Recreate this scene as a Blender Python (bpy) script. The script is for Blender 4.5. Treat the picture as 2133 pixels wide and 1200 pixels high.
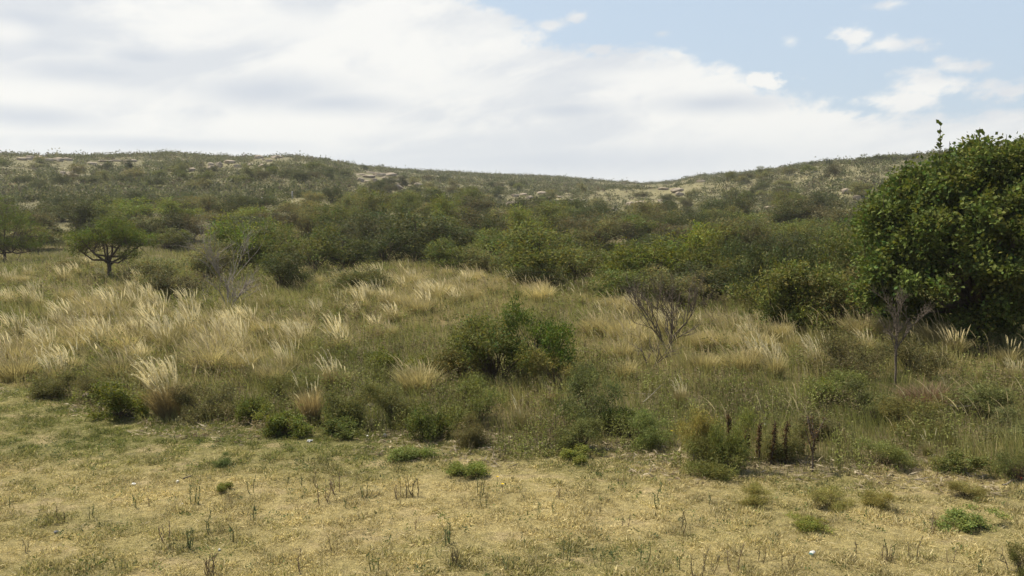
import bpy, math, random
import numpy as np
from math import radians, tan, atan, atan2, sin, cos, hypot
rng = np.random.default_rng(7)
random.seed(7)
scene = bpy.context.scene
COL = scene.collection
for o in list(bpy.data.objects):
    bpy.data.objects.remove(o)

# ------------------------------------------------------------------ camera
F = 1775.0                       # focal length in photograph pixels (2133 x 1200)
CAM_H = 3.0
PITCH = atan((600 - 430) / F)    # looking slightly down
cam_d = bpy.data.cameras.new('camera'); cam = bpy.data.objects.new('camera', cam_d); COL.objects.link(cam)
cam.location = (0, 0, CAM_H); cam.rotation_euler = (math.pi / 2 - PITCH, 0, 0)
cam_d.sensor_width = 36; cam_d.lens = F / 2133 * 36
cam_d.clip_start = 0.1; cam_d.clip_end = 5000
scene.camera = cam
scene.render.resolution_x = 1024; scene.render.resolution_y = 576

def px_dir(X, Y):
    u = (np.asarray(X, float) - 1066.5) / F; v = (600 - np.asarray(Y, float)) / F
    dy = cos(PITCH) + v * sin(PITCH); dz = -sin(PITCH) + v * cos(PITCH)
    return u, dy, dz
def to_px(x, y, z):
    dz = z - CAM_H
    dep = y * cos(PITCH) - dz * sin(PITCH); up = y * sin(PITCH) + dz * cos(PITCH)
    dep = np.maximum(dep, 0.01)
    return 1066.5 + F * x / dep, 600 - F * up / dep
def px_azel(X, Y):
    u, dy, dz = px_dir(X, Y)
    return np.arctan2(u, dy), np.arctan2(dz, np.hypot(u, dy))

# ------------------------------------------------------------------ world and sun
SUN_AZ, SUN_EL = radians(-66), radians(61)      # azimuth from +Y towards +X
world = bpy.data.worlds.new('World'); scene.world = world; world.use_nodes = True
nt = world.node_tree; N = nt.nodes; L = nt.links
for n in list(N): N.remove(n)
def node(t, **k):
    n = N.new(t)
    for a, b in k.items(): setattr(n, a, b)
    return n
def M(op, a, b=None, c=None, clamp=False):
    n = node('ShaderNodeMath', operation=op, use_clamp=clamp)
    for i, v in enumerate((a, b, c)):
        if v is None: continue
        if isinstance(v, (int, float)): n.inputs[i].default_value = v
        else: L.new(v, n.inputs[i])
    return n.outputs[0]
def MR(v, a, b, c=0.0, d=1.0, smooth=True):
    n = node('ShaderNodeMapRange', interpolation_type='SMOOTHSTEP' if smooth else 'LINEAR')
    L.new(v, n.inputs[0])
    for i, q in zip((1, 2, 3, 4), (a, b, c, d)): n.inputs[i].default_value = q
    return n.outputs[0]
def mixc(f, a, b):
    n = node('ShaderNodeMix', data_type='RGBA')
    L.new(f, n.inputs[0])
    for i, q in ((6, a), (7, b)):
        if isinstance(q, tuple): n.inputs[i].default_value = (*q, 1)
        else: L.new(q, n.inputs[i])
    return n.outputs[2]
tc = node('ShaderNodeTexCoord'); sx = node('ShaderNodeSeparateXYZ'); L.new(tc.outputs['Generated'], sx.inputs[0])
AZ = M('ARCTAN2', sx.outputs[0], sx.outputs[1]); EL = M('ARCSINE', sx.outputs[2])
def azel_noise(sa, se, scale, detail, rough, off=0.0, shear=0.0, dist=0.0):
    c = node('ShaderNodeCombineXYZ')
    e2 = M('ADD', EL, M('MULTIPLY', AZ, shear)) if shear else EL
    L.new(M('MULTIPLY', AZ, sa), c.inputs[0]); L.new(M('MULTIPLY', e2, se), c.inputs[1]); c.inputs[2].default_value = off
    n = node('ShaderNodeTexNoise'); n.inputs['Scale'].default_value = scale; n.inputs['Detail'].default_value = detail
    n.inputs['Roughness'].default_value = rough; n.inputs['Distortion'].default_value = dist
    L.new(c.outputs[0], n.inputs['Vector']); return n.outputs[0]
edge_n = M('SUBTRACT', azel_noise(1, 1.9, 9, 9, .6, 3.1, -.25, .3), .5)
fine_n = M('SUBTRACT', azel_noise(1, 1.8, 30, 8, .6, 8.1), .5)
# cloud bank edge: elevation of the edge as a function of azimuth
ramp = node('ShaderNodeValToRGB'); cr = ramp.color_ramp
pts = [(700, -260), (960, -8), (1080, 45), (1180, 105), (1300, 105), (1450, 125), (1570, 170), (1690, 195), (1780, 232), (1860, 250), (1990, 245), (2133, 225), (2400, 200)]
while len(cr.elements) > 1: cr.elements.remove(cr.elements[-1])
for i, (X, Y) in enumerate(pts):
    a, e = px_azel(X, Y); p = (a + 1) / 2
    el = cr.elements[0] if i == 0 else cr.elements.new(float(p))
    el.position = float(p); q = float(e) / 0.6; el.color = (q, q, q, 1)
L.new(M('DIVIDE', M('ADD', AZ, 1.0), 2.0), ramp.inputs[0])
elb = M('MULTIPLY', ramp.outputs[0], 0.6)
s = M('SUBTRACT', elb, EL)
s = M('ADD', s, M('MULTIPLY', edge_n, .085)); s = M('ADD', s, M('MULTIPLY', fine_n, .05))
bank = MR(s, -.008, .014)
def blob(X, Y, rx, ry, lo=.0, hi=.8, ne=3.0, nf=2.2):
    a, e = px_azel(X, Y)
    da = M('DIVIDE', M('SUBTRACT', AZ, float(a)), rx / F); de = M('DIVIDE', M('SUBTRACT', EL, float(e)), ry / F)
    d = M('SQRT', M('ADD', M('MULTIPLY', da, da), M('MULTIPLY', de, de)))
    v = M('ADD', M('SUBTRACT', 1.0, d), M('ADD', M('MULTIPLY', edge_n, ne), M('MULTIPLY', fine_n, nf)))
    return MR(v, lo, hi)
cov = bank
for b in [(1780, 78, 48, 30, 0, .7), (1855, 92, 78, 20, 0, .8), (1950, 178, 75, 34), (1880, 212, 110, 22, 0, .8), (2005, 140, 52, 19, 0, .8), (2085, 192, 95, 28, 0, .7),
          (1203, 34, 24, 13, 0, .9), (1145, 52, 40, 16, 0, 1.1), (1646, 88, 24, 16, 0, 1.6), (1865, 8, 46, 12, 0, 1.1), (1250, 105, 30, 16, 0, .7), (1605, 172, 60, 22, 0, .5), (1380, 70, 22, 9, 0, 1.8)]:
    cov = M('MAXIMUM', cov, blob(*b))
behind = MR(M('ABSOLUTE', AZ), 1.0, 1.5)               # open blue sky behind the photographer
cov = M('MULTIPLY', cov, M('SUBTRACT', 1.0, M('MULTIPLY', behind, .8)))
cov = M('MULTIPLY', cov, MR(EL, .9, .5))
# shade within the clouds
sh = azel_noise(1, 2.6, 5.5, 8, .55, 1.7, -.22, .4)
sh = M('ADD', sh, M('MULTIPLY', fine_n, .18)); sh = MR(sh, .38, .64)
gray = M('MULTIPLY', sh, .62)
for b in [(210, 150, 230, 42), (60, 90, 200, 40), (60, 40, 160, 45), (60, 245, 190, 28), (560, 190, 240, 50), (700, 215, 200, 34), (1180, 230, 160, 26), (330, 300, 330, 18), (1150, 335, 620, 45), (300, 120, 120, 30), (1500, 215, 190, 26)]:
    gray = M('MAXIMUM', gray, M('MULTIPLY', blob(*b, -.3, 1.1, .9, .3), .85))
for b in [(640, 60, 330, 45), (150, 195, 260, 26), (950, 180, 220, 40), (20, 70, 60, 30), (1330, 160, 160, 25), (1620, 175, 70, 20), (1950, 190, 80, 20), (1800, 75, 90, 26), (640, 270, 420, 24)]:
    gray = M('MULTIPLY', gray, M('SUBTRACT', 1.0, M('MULTIPLY', blob(*b, -.2, 1.0, .9, .3), .8)))
cloudc = mixc(gray, (.715, .715, .70), (.445, .49, .56))
cloudc = mixc(MR(EL, .10, .055, 0, .35), cloudc, (.58, .61, .64))
sky = node('ShaderNodeTexSky', sky_type='NISHITA', sun_disc=False)
sky.sun_elevation = SUN_EL; sky.sun_rotation = SUN_AZ; sky.air_density = 1.0; sky.dust_density = 2.2; sky.ozone_density = 1.0
bg1 = node('ShaderNodeBackground'); L.new(sky.outputs[0], bg1.inputs[0]); bg1.inputs[1].default_value = .09
bg2 = node('ShaderNodeBackground'); L.new(cloudc, bg2.inputs[0]); bg2.inputs[1].default_value = 1.0
bgv = node('ShaderNodeBackground'); bgv.inputs[0].default_value = (.47, .575, .69, 1); bgv.inputs[1].default_value = 1.0
mxv = node('ShaderNodeMixShader'); L.new(M('MULTIPLY', MR(M('ABSOLUTE', AZ), 1.5, 1.0), .72), mxv.inputs[0]); L.new(bg1.outputs[0], mxv.inputs[1]); L.new(bgv.outputs[0], mxv.inputs[2])
mx = node('ShaderNodeMixShader'); L.new(cov, mx.inputs[0]); L.new(mxv.outputs[0], mx.inputs[1]); L.new(bg2.outputs[0], mx.inputs[2])
wo = node('ShaderNodeOutputWorld'); L.new(mx.outputs[0], wo.inputs[0])
sd = bpy.data.lights.new('sun', 'SUN'); so = bpy.data.objects.new('sun', sd); COL.objects.link(so)
sd.energy = 5.0; sd.angle = radians(.6); sd.color = (1, .925, .74)
so.rotation_euler = (math.pi / 2 - SUN_EL, 0, math.pi - SUN_AZ)
# (rotation_euler above points local -Z from the sun towards the scene)
from mathutils import Vector
sdir = Vector((sin(SUN_AZ) * cos(SUN_EL), cos(SUN_AZ) * cos(SUN_EL), sin(SUN_EL)))
so.rotation_euler = (-sdir).to_track_quat('-Z', 'Y').to_euler(); so.location = sdir * 50
vs = scene.view_settings; vs.view_transform = 'Standard'; vs.look = 'None'; vs.gamma = 1; vs.use_curve_mapping = False; vs.exposure = 0.42
scene.render.engine = 'CYCLES'
scene.cycles.max_bounces = 6; scene.cycles.diffuse_bounces = 3; scene.cycles.transmission_bounces = 3; scene.cycles.glossy_bounces = 2
scene.cycles.filter_width = 1.5

# ------------------------------------------------------------------ helpers
def lerp(a, b, t): return a + (b - a) * t
def sstep(a, b, x):
    t = np.clip((x - a) / (b - a), 0, 1); return t * t * (3 - 2 * t)
def _h(ix, iy, s):
    v = np.sin(ix * 127.1 + iy * 311.7 + s * 74.7) * 43758.5453
    return v - np.floor(v)
def vnoise(x, y, s=0):
    x = np.asarray(x, float); y = np.asarray(y, float)
    ix = np.floor(x); iy = np.floor(y); fx = x - ix; fy = y - iy
    fx = fx * fx * (3 - 2 * fx); fy = fy * fy * (3 - 2 * fy)
    return lerp(lerp(_h(ix, iy, s), _h(ix + 1, iy, s), fx), lerp(_h(ix, iy + 1, s), _h(ix + 1, iy + 1, s), fx), fy)
def fbm(x, y, s=0, o=4):
    t = 0; a = .5; n = 0
    for i in range(o):
        t = t + a * vnoise(x * 2 ** i, y * 2 ** i, s + i * 3.7); n += a; a *= .5
    return t / n

# ------------------------------------------------------------------ terrain
SKY = [(-500, 322, 260), (0, 326, 260), (150, 330, 265), (300, 327, 275), (350, 325, 280), (480, 333, 270), (600, 329, 250), (680, 338, 270), (760, 352, 320), (870, 360, 350),
       (1000, 365, 380), (1160, 371, 420), (1260, 380, 450), (1340, 385, 470), (1400, 382, 430), (1450, 371, 390), (1550, 365, 340), (1620, 355, 300), (1700, 343, 265),
       (1780, 338, 250), (1850, 334, 240), (1920, 328, 232), (2133, 306, 220), (2600, 300, 220)]
_az = []; _te = []; _R = []
for X, Y, R in SKY:
    a, e = px_azel(X, Y); _az.append(float(a)); _te.append(tan(float(e))); _R.append(R)
R0 = 58.0
def height(x, y):
    x = np.asarray(x, float); y = np.asarray(y, float)
    r = np.hypot(x, y); a = np.arctan2(x, y)
    R = np.interp(a, _az, _R); te = np.interp(a, _az, _te)
    zc = CAM_H + te * R
    t = (r - R0) / (R - R0); tt = np.clip(t, 0, 1)
    soft = tt * tt / (tt + .06) * 1.06
    z = zc * (1.10 * soft - .10 * soft ** 8)
    und = (fbm(x / 45, y / 45, 5, 4) - .5) * 9 * np.clip(tt * 6, 0, 1) * (1 - tt) + (fbm(x / 12, y / 12, 9, 3) - .5) * 1.6 * np.clip(tt * 5, 0, 1) * (1 - tt * .7)
    z = z + und
    z = np.where(t > 1, z - (r - R) * .10 + np.minimum((r - R) * .0, 0), z)
    behindf = np.where(np.abs(a) > 1.5, sstep(2.6, 1.5, np.abs(a)), 1.0)
    z = z * behindf
    rough = sstep(12, 22, r)
    z = z + (fbm(x / 5, y / 5, 2, 3) - .5) * .35 * rough * (1 - np.clip(t * 3, 0, 1)) + (fbm(x / .9, y / .9, 3, 3) - .5) * .035
    return np.maximum(z, -30)
_rs = np.exp(np.linspace(math.log(4), math.log(600), 1500))
def hit(X, Y):
    """point of the terrain seen at photograph pixel X, Y and the metres per pixel there"""
    u, dy, dz = px_dir(X, Y); h = math.hypot(u, dy)
    x = _rs * u / h; y = _rs * dy / h; z = CAM_H + _rs * dz / h
    b = z < height(x, y)
    if not b.any(): i = len(_rs) - 1
    else: i = int(np.argmax(b))
    p = np.array([x[i], y[i], float(height(x[i], y[i]))])
    return p, (p[1] * cos(PITCH) - (p[2] - CAM_H) * sin(PITCH)) / F
# edge of the mown lawn, distance as function of u = x / y
_EB = [(-400, 770), (0, 795), (90, 815), (170, 850), (300, 880), (480, 888), (600, 905), (800, 920), (950, 925), (1100, 950), (1300, 950), (1420, 965), (1500, 985), (1700, 995), (1800, 985), (1950, 985), (2133, 1000), (2500, 1000)]
_eu = []; _ed = []
for X, Y in _EB:
    u, dy, dz = px_dir(X, Y); k = CAM_H / -dz; _eu.append(u / dy); _ed.append(dy * k)
def rough_amount(x, y):
    """>0 in the rough growth, <0 on the lawn (metres past the edge)"""
    return y - np.interp(x / np.maximum(y, .1), _eu, _ed) + (fbm(x / .8, y / .8, 21, 3) - .5) * 1.0
def G(X, Y, cx, cy, rx, ry): return np.exp(-(((X - cx) / rx) ** 2 + ((Y - cy) / ry) ** 2))
def dryness(x, y):
    """0 green .. 1 straw, in the rough"""
    X, Y = to_px(x, y, 0 * x)
    d = .24 + .62 * G(X, Y, 900, 620, 260, 60) + .45 * G(X, Y, 1340, 700, 130, 70) + .5 * G(X, Y, 430, 730, 130, 60) + .45 * G(X, Y, 230, 680, 110, 50) + .45 * G(X, Y, 30, 760, 80, 50) \
        + .3 * G(X, Y, 1600, 730, 120, 40) + .3 * G(X, Y, 600, 690, 120, 50) + .25 * G(X, Y, 100, 600, 200, 40) + .2 * G(X, Y, 2000, 760, 150, 40) - .25 * G(X, Y, 800, 800, 200, 60) - .2 * G(X, Y, 520, 860, 200, 40) - .15 * G(X, Y, 1700, 850, 300, 60)
    return np.clip(d + (fbm(x / 1.5, y / 1.5, 31, 4) - .5) * .9, 0, 1)
def lawn_dry(x, y):
    return _lawn_dry(x, y)
def _lawn_dry(x, y):
    X, Y = to_px(x, y, 0 * x)
    d = sstep(880, 1030, Y) * .62 + .12 + .25 * G(X, Y, 700, 1070, 260, 50) + .2 * G(X, Y, 1250, 1080, 250, 40) - .25 * G(X, Y, 720, 980, 180, 30) - .22 * G(X, Y, 250, 920, 300, 50) - .1 * G(X, Y, 100, 1080, 200, 80) - .2 * G(X, Y, 120, 1050, 130, 30) - .2 * G(X, Y, 1750, 1030, 300, 30) - .15 * G(X, Y, 450, 1130, 150, 40) + .1 * G(X, Y, 300, 990, 150, 40) + .15*G(X, Y, 1450, 1020, 100, 40)
    return np.clip(d + (fbm(x / .9, y / .6, 41, 5) - .5) * .95, 0, 1)
def mixcol(a, b, t):
    a = np.asarray(a, float); b = np.asarray(b, float); return a + (b - a) * np.asarray(t)[..., None]

# ------------------------------------------------------------------ materials
def new_mat(name):
    m = bpy.data.materials.new(name); m.use_nodes = True
    t = m.node_tree
    for n in list(t.nodes): t.nodes.remove(n)
    return m, t
def veg_mat(name, transl=.3, rough=.6, spec=.25, vary=.22):
    m, t = new_mat(name); n = t.nodes; l = t.links
    at = n.new('ShaderNodeAttribute'); at.attribute_name = 'tint'
    oi = n.new('ShaderNodeObjectInfo')
    mu = n.new('ShaderNodeMix'); mu.data_type = 'RGBA'; mu.blend_type = 'MULTIPLY'; mu.inputs[0].default_value = 1
    l.new(at.outputs['Color'], mu.inputs[6]); l.new(oi.outputs['Color'], mu.inputs[7])
    geo = n.new('ShaderNodeNewGeometry'); no = n.new('ShaderNodeTexNoise'); no.inputs['Scale'].default_value = 1.7; no.inputs['Detail'].default_value = 3
    l.new(geo.outputs['Position'], no.inputs['Vector'])
    mr = n.new('ShaderNodeMapRange'); mr.inputs[1].default_value = .3; mr.inputs[2].default_value = .7; mr.inputs[3].default_value = 1 - vary; mr.inputs[4].default_value = 1 + vary
    l.new(no.outputs[0], mr.inputs[0])
    hs = n.new('ShaderNodeHueSaturation'); l.new(mr.outputs[0], hs.inputs['Value']); l.new(mu.outputs[2], hs.inputs['Color'])
    p = n.new('ShaderNodeBsdfPrincipled'); p.inputs['Roughness'].default_value = rough; p.inputs['Specular IOR Level'].default_value = spec
    l.new(hs.outputs[0], p.inputs['Base Color'])
    tr = n.new('ShaderNodeBsdfTranslucent'); h2 = n.new('ShaderNodeHueSaturation'); h2.inputs['Saturation'].default_value = 1.15; h2.inputs['Value'].default_value = 1.15
    l.new(hs.outputs[0], h2.inputs['Color']); l.new(h2.outputs[0], tr.inputs[0])
    mx = n.new('ShaderNodeMixShader'); mx.inputs[0].default_value = transl; l.new(p.outputs[0], mx.inputs[1]); l.new(tr.outputs[0], mx.inputs[2])
    o = n.new('ShaderNodeOutputMaterial'); l.new(mx.outputs[0], o.inputs[0])
    return m
MAT_LEAF = veg_mat('leaf', .36, .6, .15)
MAT_BROAD = veg_mat('broad_leaf', .30, .7, .12, .2)
MAT_GRASS = veg_mat('grass_blade', .35, .65, .2)
MAT_PLUME = veg_mat('grass_plume', .45, .8, .1, .1)
def tex_mat(name, c1, c2, c3, scale, rough=.9, bump=.3, use_tint=False, stretch=(1, 1, 1)):
    m, t = new_mat(name); n = t.nodes; l = t.links
    geo = n.new('ShaderNodeTexCoord'); mp = n.new('ShaderNodeMapping'); mp.inputs['Scale'].default_value = stretch; l.new(geo.outputs['Object'], mp.inputs[0])
    a = n.new('ShaderNodeTexNoise'); a.inputs['Scale'].default_value = scale; a.inputs['Detail'].default_value = 8; a.inputs['Roughness'].default_value = .62; l.new(mp.outputs[0], a.inputs['Vector'])
    b = n.new('ShaderNodeTexNoise'); b.inputs['Scale'].default_value = scale * 5.3; b.inputs['Detail'].default_value = 6; b.inputs['Roughness'].default_value = .7; l.new(mp.outputs[0], b.inputs['Vector'])
    r = n.new('ShaderNodeValToRGB'); r.color_ramp.elements[0].color = (*c1, 1); r.color_ramp.elements[0].position = .36; r.color_ramp.elements[1].color = (*c2, 1); r.color_ramp.elements[1].position = .64
    l.new(a.outputs[0], r.inputs[0])
    r2 = n.new('ShaderNodeMapRange'); r2.inputs[1].default_value = .5; r2.inputs[2].default_value = .68; l.new(b.outputs[0], r2.inputs[0])
    mx = n.new('ShaderNodeMix'); mx.data_type = 'RGBA'; l.new(r2.outputs[0], mx.inputs[0]); l.new(r.outputs[0], mx.inputs[6]); mx.inputs[7].default_value = (*c3, 1)
    col = mx.outputs[2]
    if use_tint:
        at = n.new('ShaderNodeAttribute'); at.attribute_name = 'tint'; mu = n.new('ShaderNodeMix'); mu.data_type = 'RGBA'; mu.blend_type = 'MULTIPLY'; mu.inputs[0].default_value = 1
        l.new(col, mu.inputs[6]); l.new(at.outputs['Color'], mu.inputs[7]); col = mu.outputs[2]
    p = n.new('ShaderNodeBsdfPrincipled'); p.inputs['Roughness'].default_value = rough; p.inputs['Specular IOR Level'].default_value = .2
    l.new(col, p.inputs['Base Color'])
    bp = n.new('ShaderNodeBump'); bp.inputs['Strength'].default_value = bump; bp.inputs['Distance'].default_value = .05; l.new(b.outputs[0], bp.inputs['Height']); l.new(bp.outputs[0], p.inputs['Normal'])
    o = n.new('ShaderNodeOutputMaterial'); l.new(p.outputs[0], o.inputs[0])
    return m
MAT_BARK = tex_mat('bark', (.07, .05, .035), (.13, .10, .07), (.18, .15, .12), 9, .9, .6, stretch=(1, 1, .25))
MAT_DEAD = tex_mat('dead_wood', (.20, .17, .14), (.33, .29, .24), (.42, .38, .33), 9, .9, .4, stretch=(1, 1, .3))
MAT_BROWNWOOD = tex_mat('brown_twig', (.10, .08, .063), (.16, .13, .10), (.22, .18, .145), 9, .9, .4)
MAT_ROCK = tex_mat('rock', (.25, .20, .15), (.44, .37, .29), (.17, .14, .11), .8, .92, .8)
MAT_ROCKG = tex_mat('grey_rock', (.24, .23, .23), (.34, .33, .33), (.16, .15, .15), 1.4, .92, .8)
MAT_GROUND = tex_mat('soil_and_thatch', (.70, .70, .66), (1.35, 1.32, 1.22), (.55, .50, .42), 11.0, .95, .8, True)
MAT_HILL = tex_mat('hillside_soil', (.75, .75, .75), (1.1, 1.08, 1.02), (1.4, 1.32, 1.2), .25, .95, .5, True)
def plain(name, c, rough=.6):
    return tex_mat(name, tuple(v * .8 for v in c), c, tuple(min(1, v * 1.08) for v in c), 14, rough, .1)
MAT_WHITE = tex_mat('dirty_white_plastic', (.5, .48, .44), (.8, .79, .76), (.4, .37, .32), 20, .5, .2)
MAT_TEAL = plain('teal_plastic', (.18, .32, .30), .4)
MAT_RED = plain('red_plastic', (.5, .06, .03), .5)
MAT_YELLOW = plain('yellow_petal', (.75, .55, .03))
MAT_BLUE = plain('pale_blue_plastic', (.55, .65, .8), .4)
MAT_POST = tex_mat('weathered_post', (.38, .36, .33), (.55, .53, .5), (.3, .28, .26), 6, .9, .3)

# ------------------------------------------------------------------ mesh building
def mk_mesh(name, V, Fs, mat, tint=None, smooth=False):
    me = bpy.data.meshes.new(name)
    V = np.asarray(V, np.float32); Fs = np.asarray(Fs, np.int32)
    k = Fs.shape[1]; nf = len(Fs)
    me.vertices.add(len(V)); me.vertices.foreach_set('co', V.ravel())
    me.loops.add(nf * k); me.loops.foreach_set('vertex_index', Fs.ravel())
    me.polygons.add(nf); me.polygons.foreach_set('loop_start', np.arange(0, nf * k, k, dtype=np.int32))
    try: me.polygons.foreach_set('loop_total', np.full(nf, k, np.int32))
    except Exception: pass
    if smooth: me.polygons.foreach_set('use_smooth', np.ones(nf, bool))
    me.update(calc_edges=True)
    if tint is not None:
        at = me.color_attributes.new('tint', 'FLOAT_COLOR', 'POINT')
        c = np.ones((len(V), 4), np.float32); c[:, :3] = tint; at.data.foreach_set('color', c.ravel())
    me.materials.append(mat)
    return me
def link(name, me, parent=None, color=None):
    o = bpy.data.objects.new(name, me); COL.objects.link(o)
    if parent is not None: o.parent = parent
    if color is not None: o.color = (*color, 1)
    return o
def empty(name):
    o = bpy.data.objects.new(name, None); COL.objects.link(o); o.empty_display_size = .1; return o
def tag(o, label, cat, group=None):
    o['label'] = label; o['category'] = cat
    if group: o['group'] = group
PENDING = {}      # zone key -> list of (X, object, phrase template)
def tag_zone(o, X, desc, zone, cat, group):
    o['category'] = cat; o['group'] = group
    PENDING.setdefault((desc, zone), []).append((X, o))
ORD = ['first', 'second', 'third', 'fourth', 'fifth', 'sixth', 'seventh', 'eighth', 'ninth', 'tenth', 'eleventh', 'twelfth', 'thirteenth', 'fourteenth', 'fifteenth', 'sixteenth', 'seventeenth', 'eighteenth', 'nineteenth', 'twentieth']
def ordinal(i):
    if i < 20: return ORD[i]
    t = ['twenty', 'thirty', 'forty', 'fifty'][i // 10 - 2 if (i + 1) % 10 else (i + 1) // 10 - 2]
    return t + '-' + ORD[i % 10] if (i + 1) % 10 else {'twenty': 'twentieth', 'thirty': 'thirtieth', 'forty': 'fortieth', 'fifty': 'fiftieth'}[t]
def finish_labels():
    for (desc, zone), lst in PENDING.items():
        lst.sort(key=lambda t: t[0])
        for i, (X, o) in enumerate(lst):
            if len(lst) == 1: o['label'] = f'{desc} {zone}'
            elif i == len(lst) - 1: o['label'] = f'{desc} {zone}, rightmost'
            elif i == 0: o['label'] = f'{desc} {zone}, leftmost'
            else: o['label'] = f'{desc} {zone}, {ordinal(i)} from left'
def copy_thing(src):
    c = src.copy(); COL.objects.link(c)
    for ch in src.children:
        d = ch.copy(); COL.objects.link(d); d.parent = c
    return c
def set_color(o, parts, color):
    if o.type == 'MESH' and (parts is None): o.color = (*color, 1)
    for ch in o.children:
        if parts is None or ch.name.split('.')[0] in parts: ch.color = (*color, 1)
def put(o, p, scale=(1, 1, 1), rz=0.0, tilt=0.0):
    o.location = tuple(float(v) for v in p); o.scale = tuple(float(v) for v in scale); o.rotation_euler = (0, tilt, rz)
def unit(v): return v / np.maximum(np.linalg.norm(v, axis=-1, keepdims=True), 1e-9)
def leaf_quads(P, D, size, aspect, upb=.5, r=rng):
    """flat rhombic leaves: P base points, D directions, one quad each"""
    n = len(P); D = unit(D); nn = r.normal(size=(n, 3)); nn[:, 2] += upb
    W = unit(np.cross(D, nn)); s = size[:, None]; w = s * aspect
    Nn = np.cross(W, D)
    V = np.stack([P, P + D * s * .45 + W * w * .5 + Nn * s * .05, P + D * s, P + D * s * .45 - W * w * .5 + Nn * s * .05], 1).reshape(-1, 3)
    return V, np.arange(4 * n).reshape(n, 4)
def ribbons(C, W, S):
    """C (n,k,3) centre lines, W (n,k) half widths, S (n,3) side vectors -> quads"""
    n, k, _ = C.shape
    A = C - S[:, None, :] * W[..., None]; B = C + S[:, None, :] * W[..., None]
    V = np.stack([A, B], 2).reshape(-1, 3)
    i = np.arange(n)[:, None] * (2 * k) + np.arange(k - 1)[None, :] * 2
    Fs = np.stack([i, i + 1, i + 3, i + 2], -1).reshape(-1, 4)
    return V, Fs
class Acc:
    def __init__(s): s.V = []; s.F = []; s.T = []; s.n = 0
    def add(s, V, Fs, T=None):
        s.V.append(V); s.F.append(Fs + s.n); s.n += len(V)
        s.T.append(np.ones((len(V), 3)) if T is None else np.broadcast_to(T, (len(V), 3)))
    def mesh(s, name, mat, smooth=False): return mk_mesh(name, np.concatenate(s.V), np.concatenate(s.F), mat, np.concatenate(s.T), smooth)
def tubes(segs, sides=5):
    """segs: array (n,8): p0(3) p1(3) r0 r1 -> quads"""
    segs = np.asarray(segs, float); n = len(segs); p0 = segs[:, :3]; p1 = segs[:, 3:6]
    d = unit(p1 - p0); ref = np.where(np.abs(d[:, 2:3]) < .9, np.array([[0, 0, 1.]]), np.array([[1., 0, 0]]))
    a = unit(np.cross(d, ref)); b = np.cross(d, a)
    th = np.arange(sides) * 2 * math.pi / sides
    ring = a[:, None, :] * np.cos(th)[None, :, None] + b[:, None, :] * np.sin(th)[None, :, None]
    V = np.concatenate([p0[:, None] + ring * segs[:, 6, None, None], p1[:, None] + ring * segs[:, 7, None, None]], 1).reshape(-1, 3)
    i = np.arange(n)[:, None] * (2 * sides); j = np.arange(sides)[None, :]; j2 = (j + 1) % sides
    Fs = np.stack([i + j, i + j2, i + sides + j2, i + sides + j], -1).reshape(-1, 4)
    return V, Fs
def branch(segs, p, d, length, r, depth, r_, spread=.55, kids=(2, 4), up=.15, shrink=.68, nseg=4, wob=.18, tips=None):
    """recursive tapering branch; r_ is a numpy generator"""
    pts = [np.array(p, float)]; d = np.array(d, float); d /= np.linalg.norm(d)
    rr = [r]; dirs = [d]
    for i in range(nseg):
        d = d + r_.normal(size=3) * wob + np.array([0, 0, up * .3]); d /= np.linalg.norm(d)
        pts.append(pts[-1] + d * length / nseg); rr.append(r * (1 - .38 * (i + 1) / nseg)); dirs.append(d)
    for i in range(nseg): segs.append([*pts[i], *pts[i + 1], rr[i], rr[i + 1]])
    if depth == 0:
        if tips is not None: tips.append((pts[-1], d)); 
        return
    k = r_.integers(kids[0], kids[1] + 1)
    for i in range(k):
        j = nseg if i == 0 else int(r_.integers(max(1, nseg // 3), nseg + 1))
        nd = dirs[j] + r_.normal(size=3) * spread + np.array([0, 0, up])
        branch(segs, pts[j], nd, length * shrink * r_.uniform(.75, 1.15), rr[j] * .88, depth - 1, r_, spread, kids, up, shrink, nseg, wob, tips)

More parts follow.
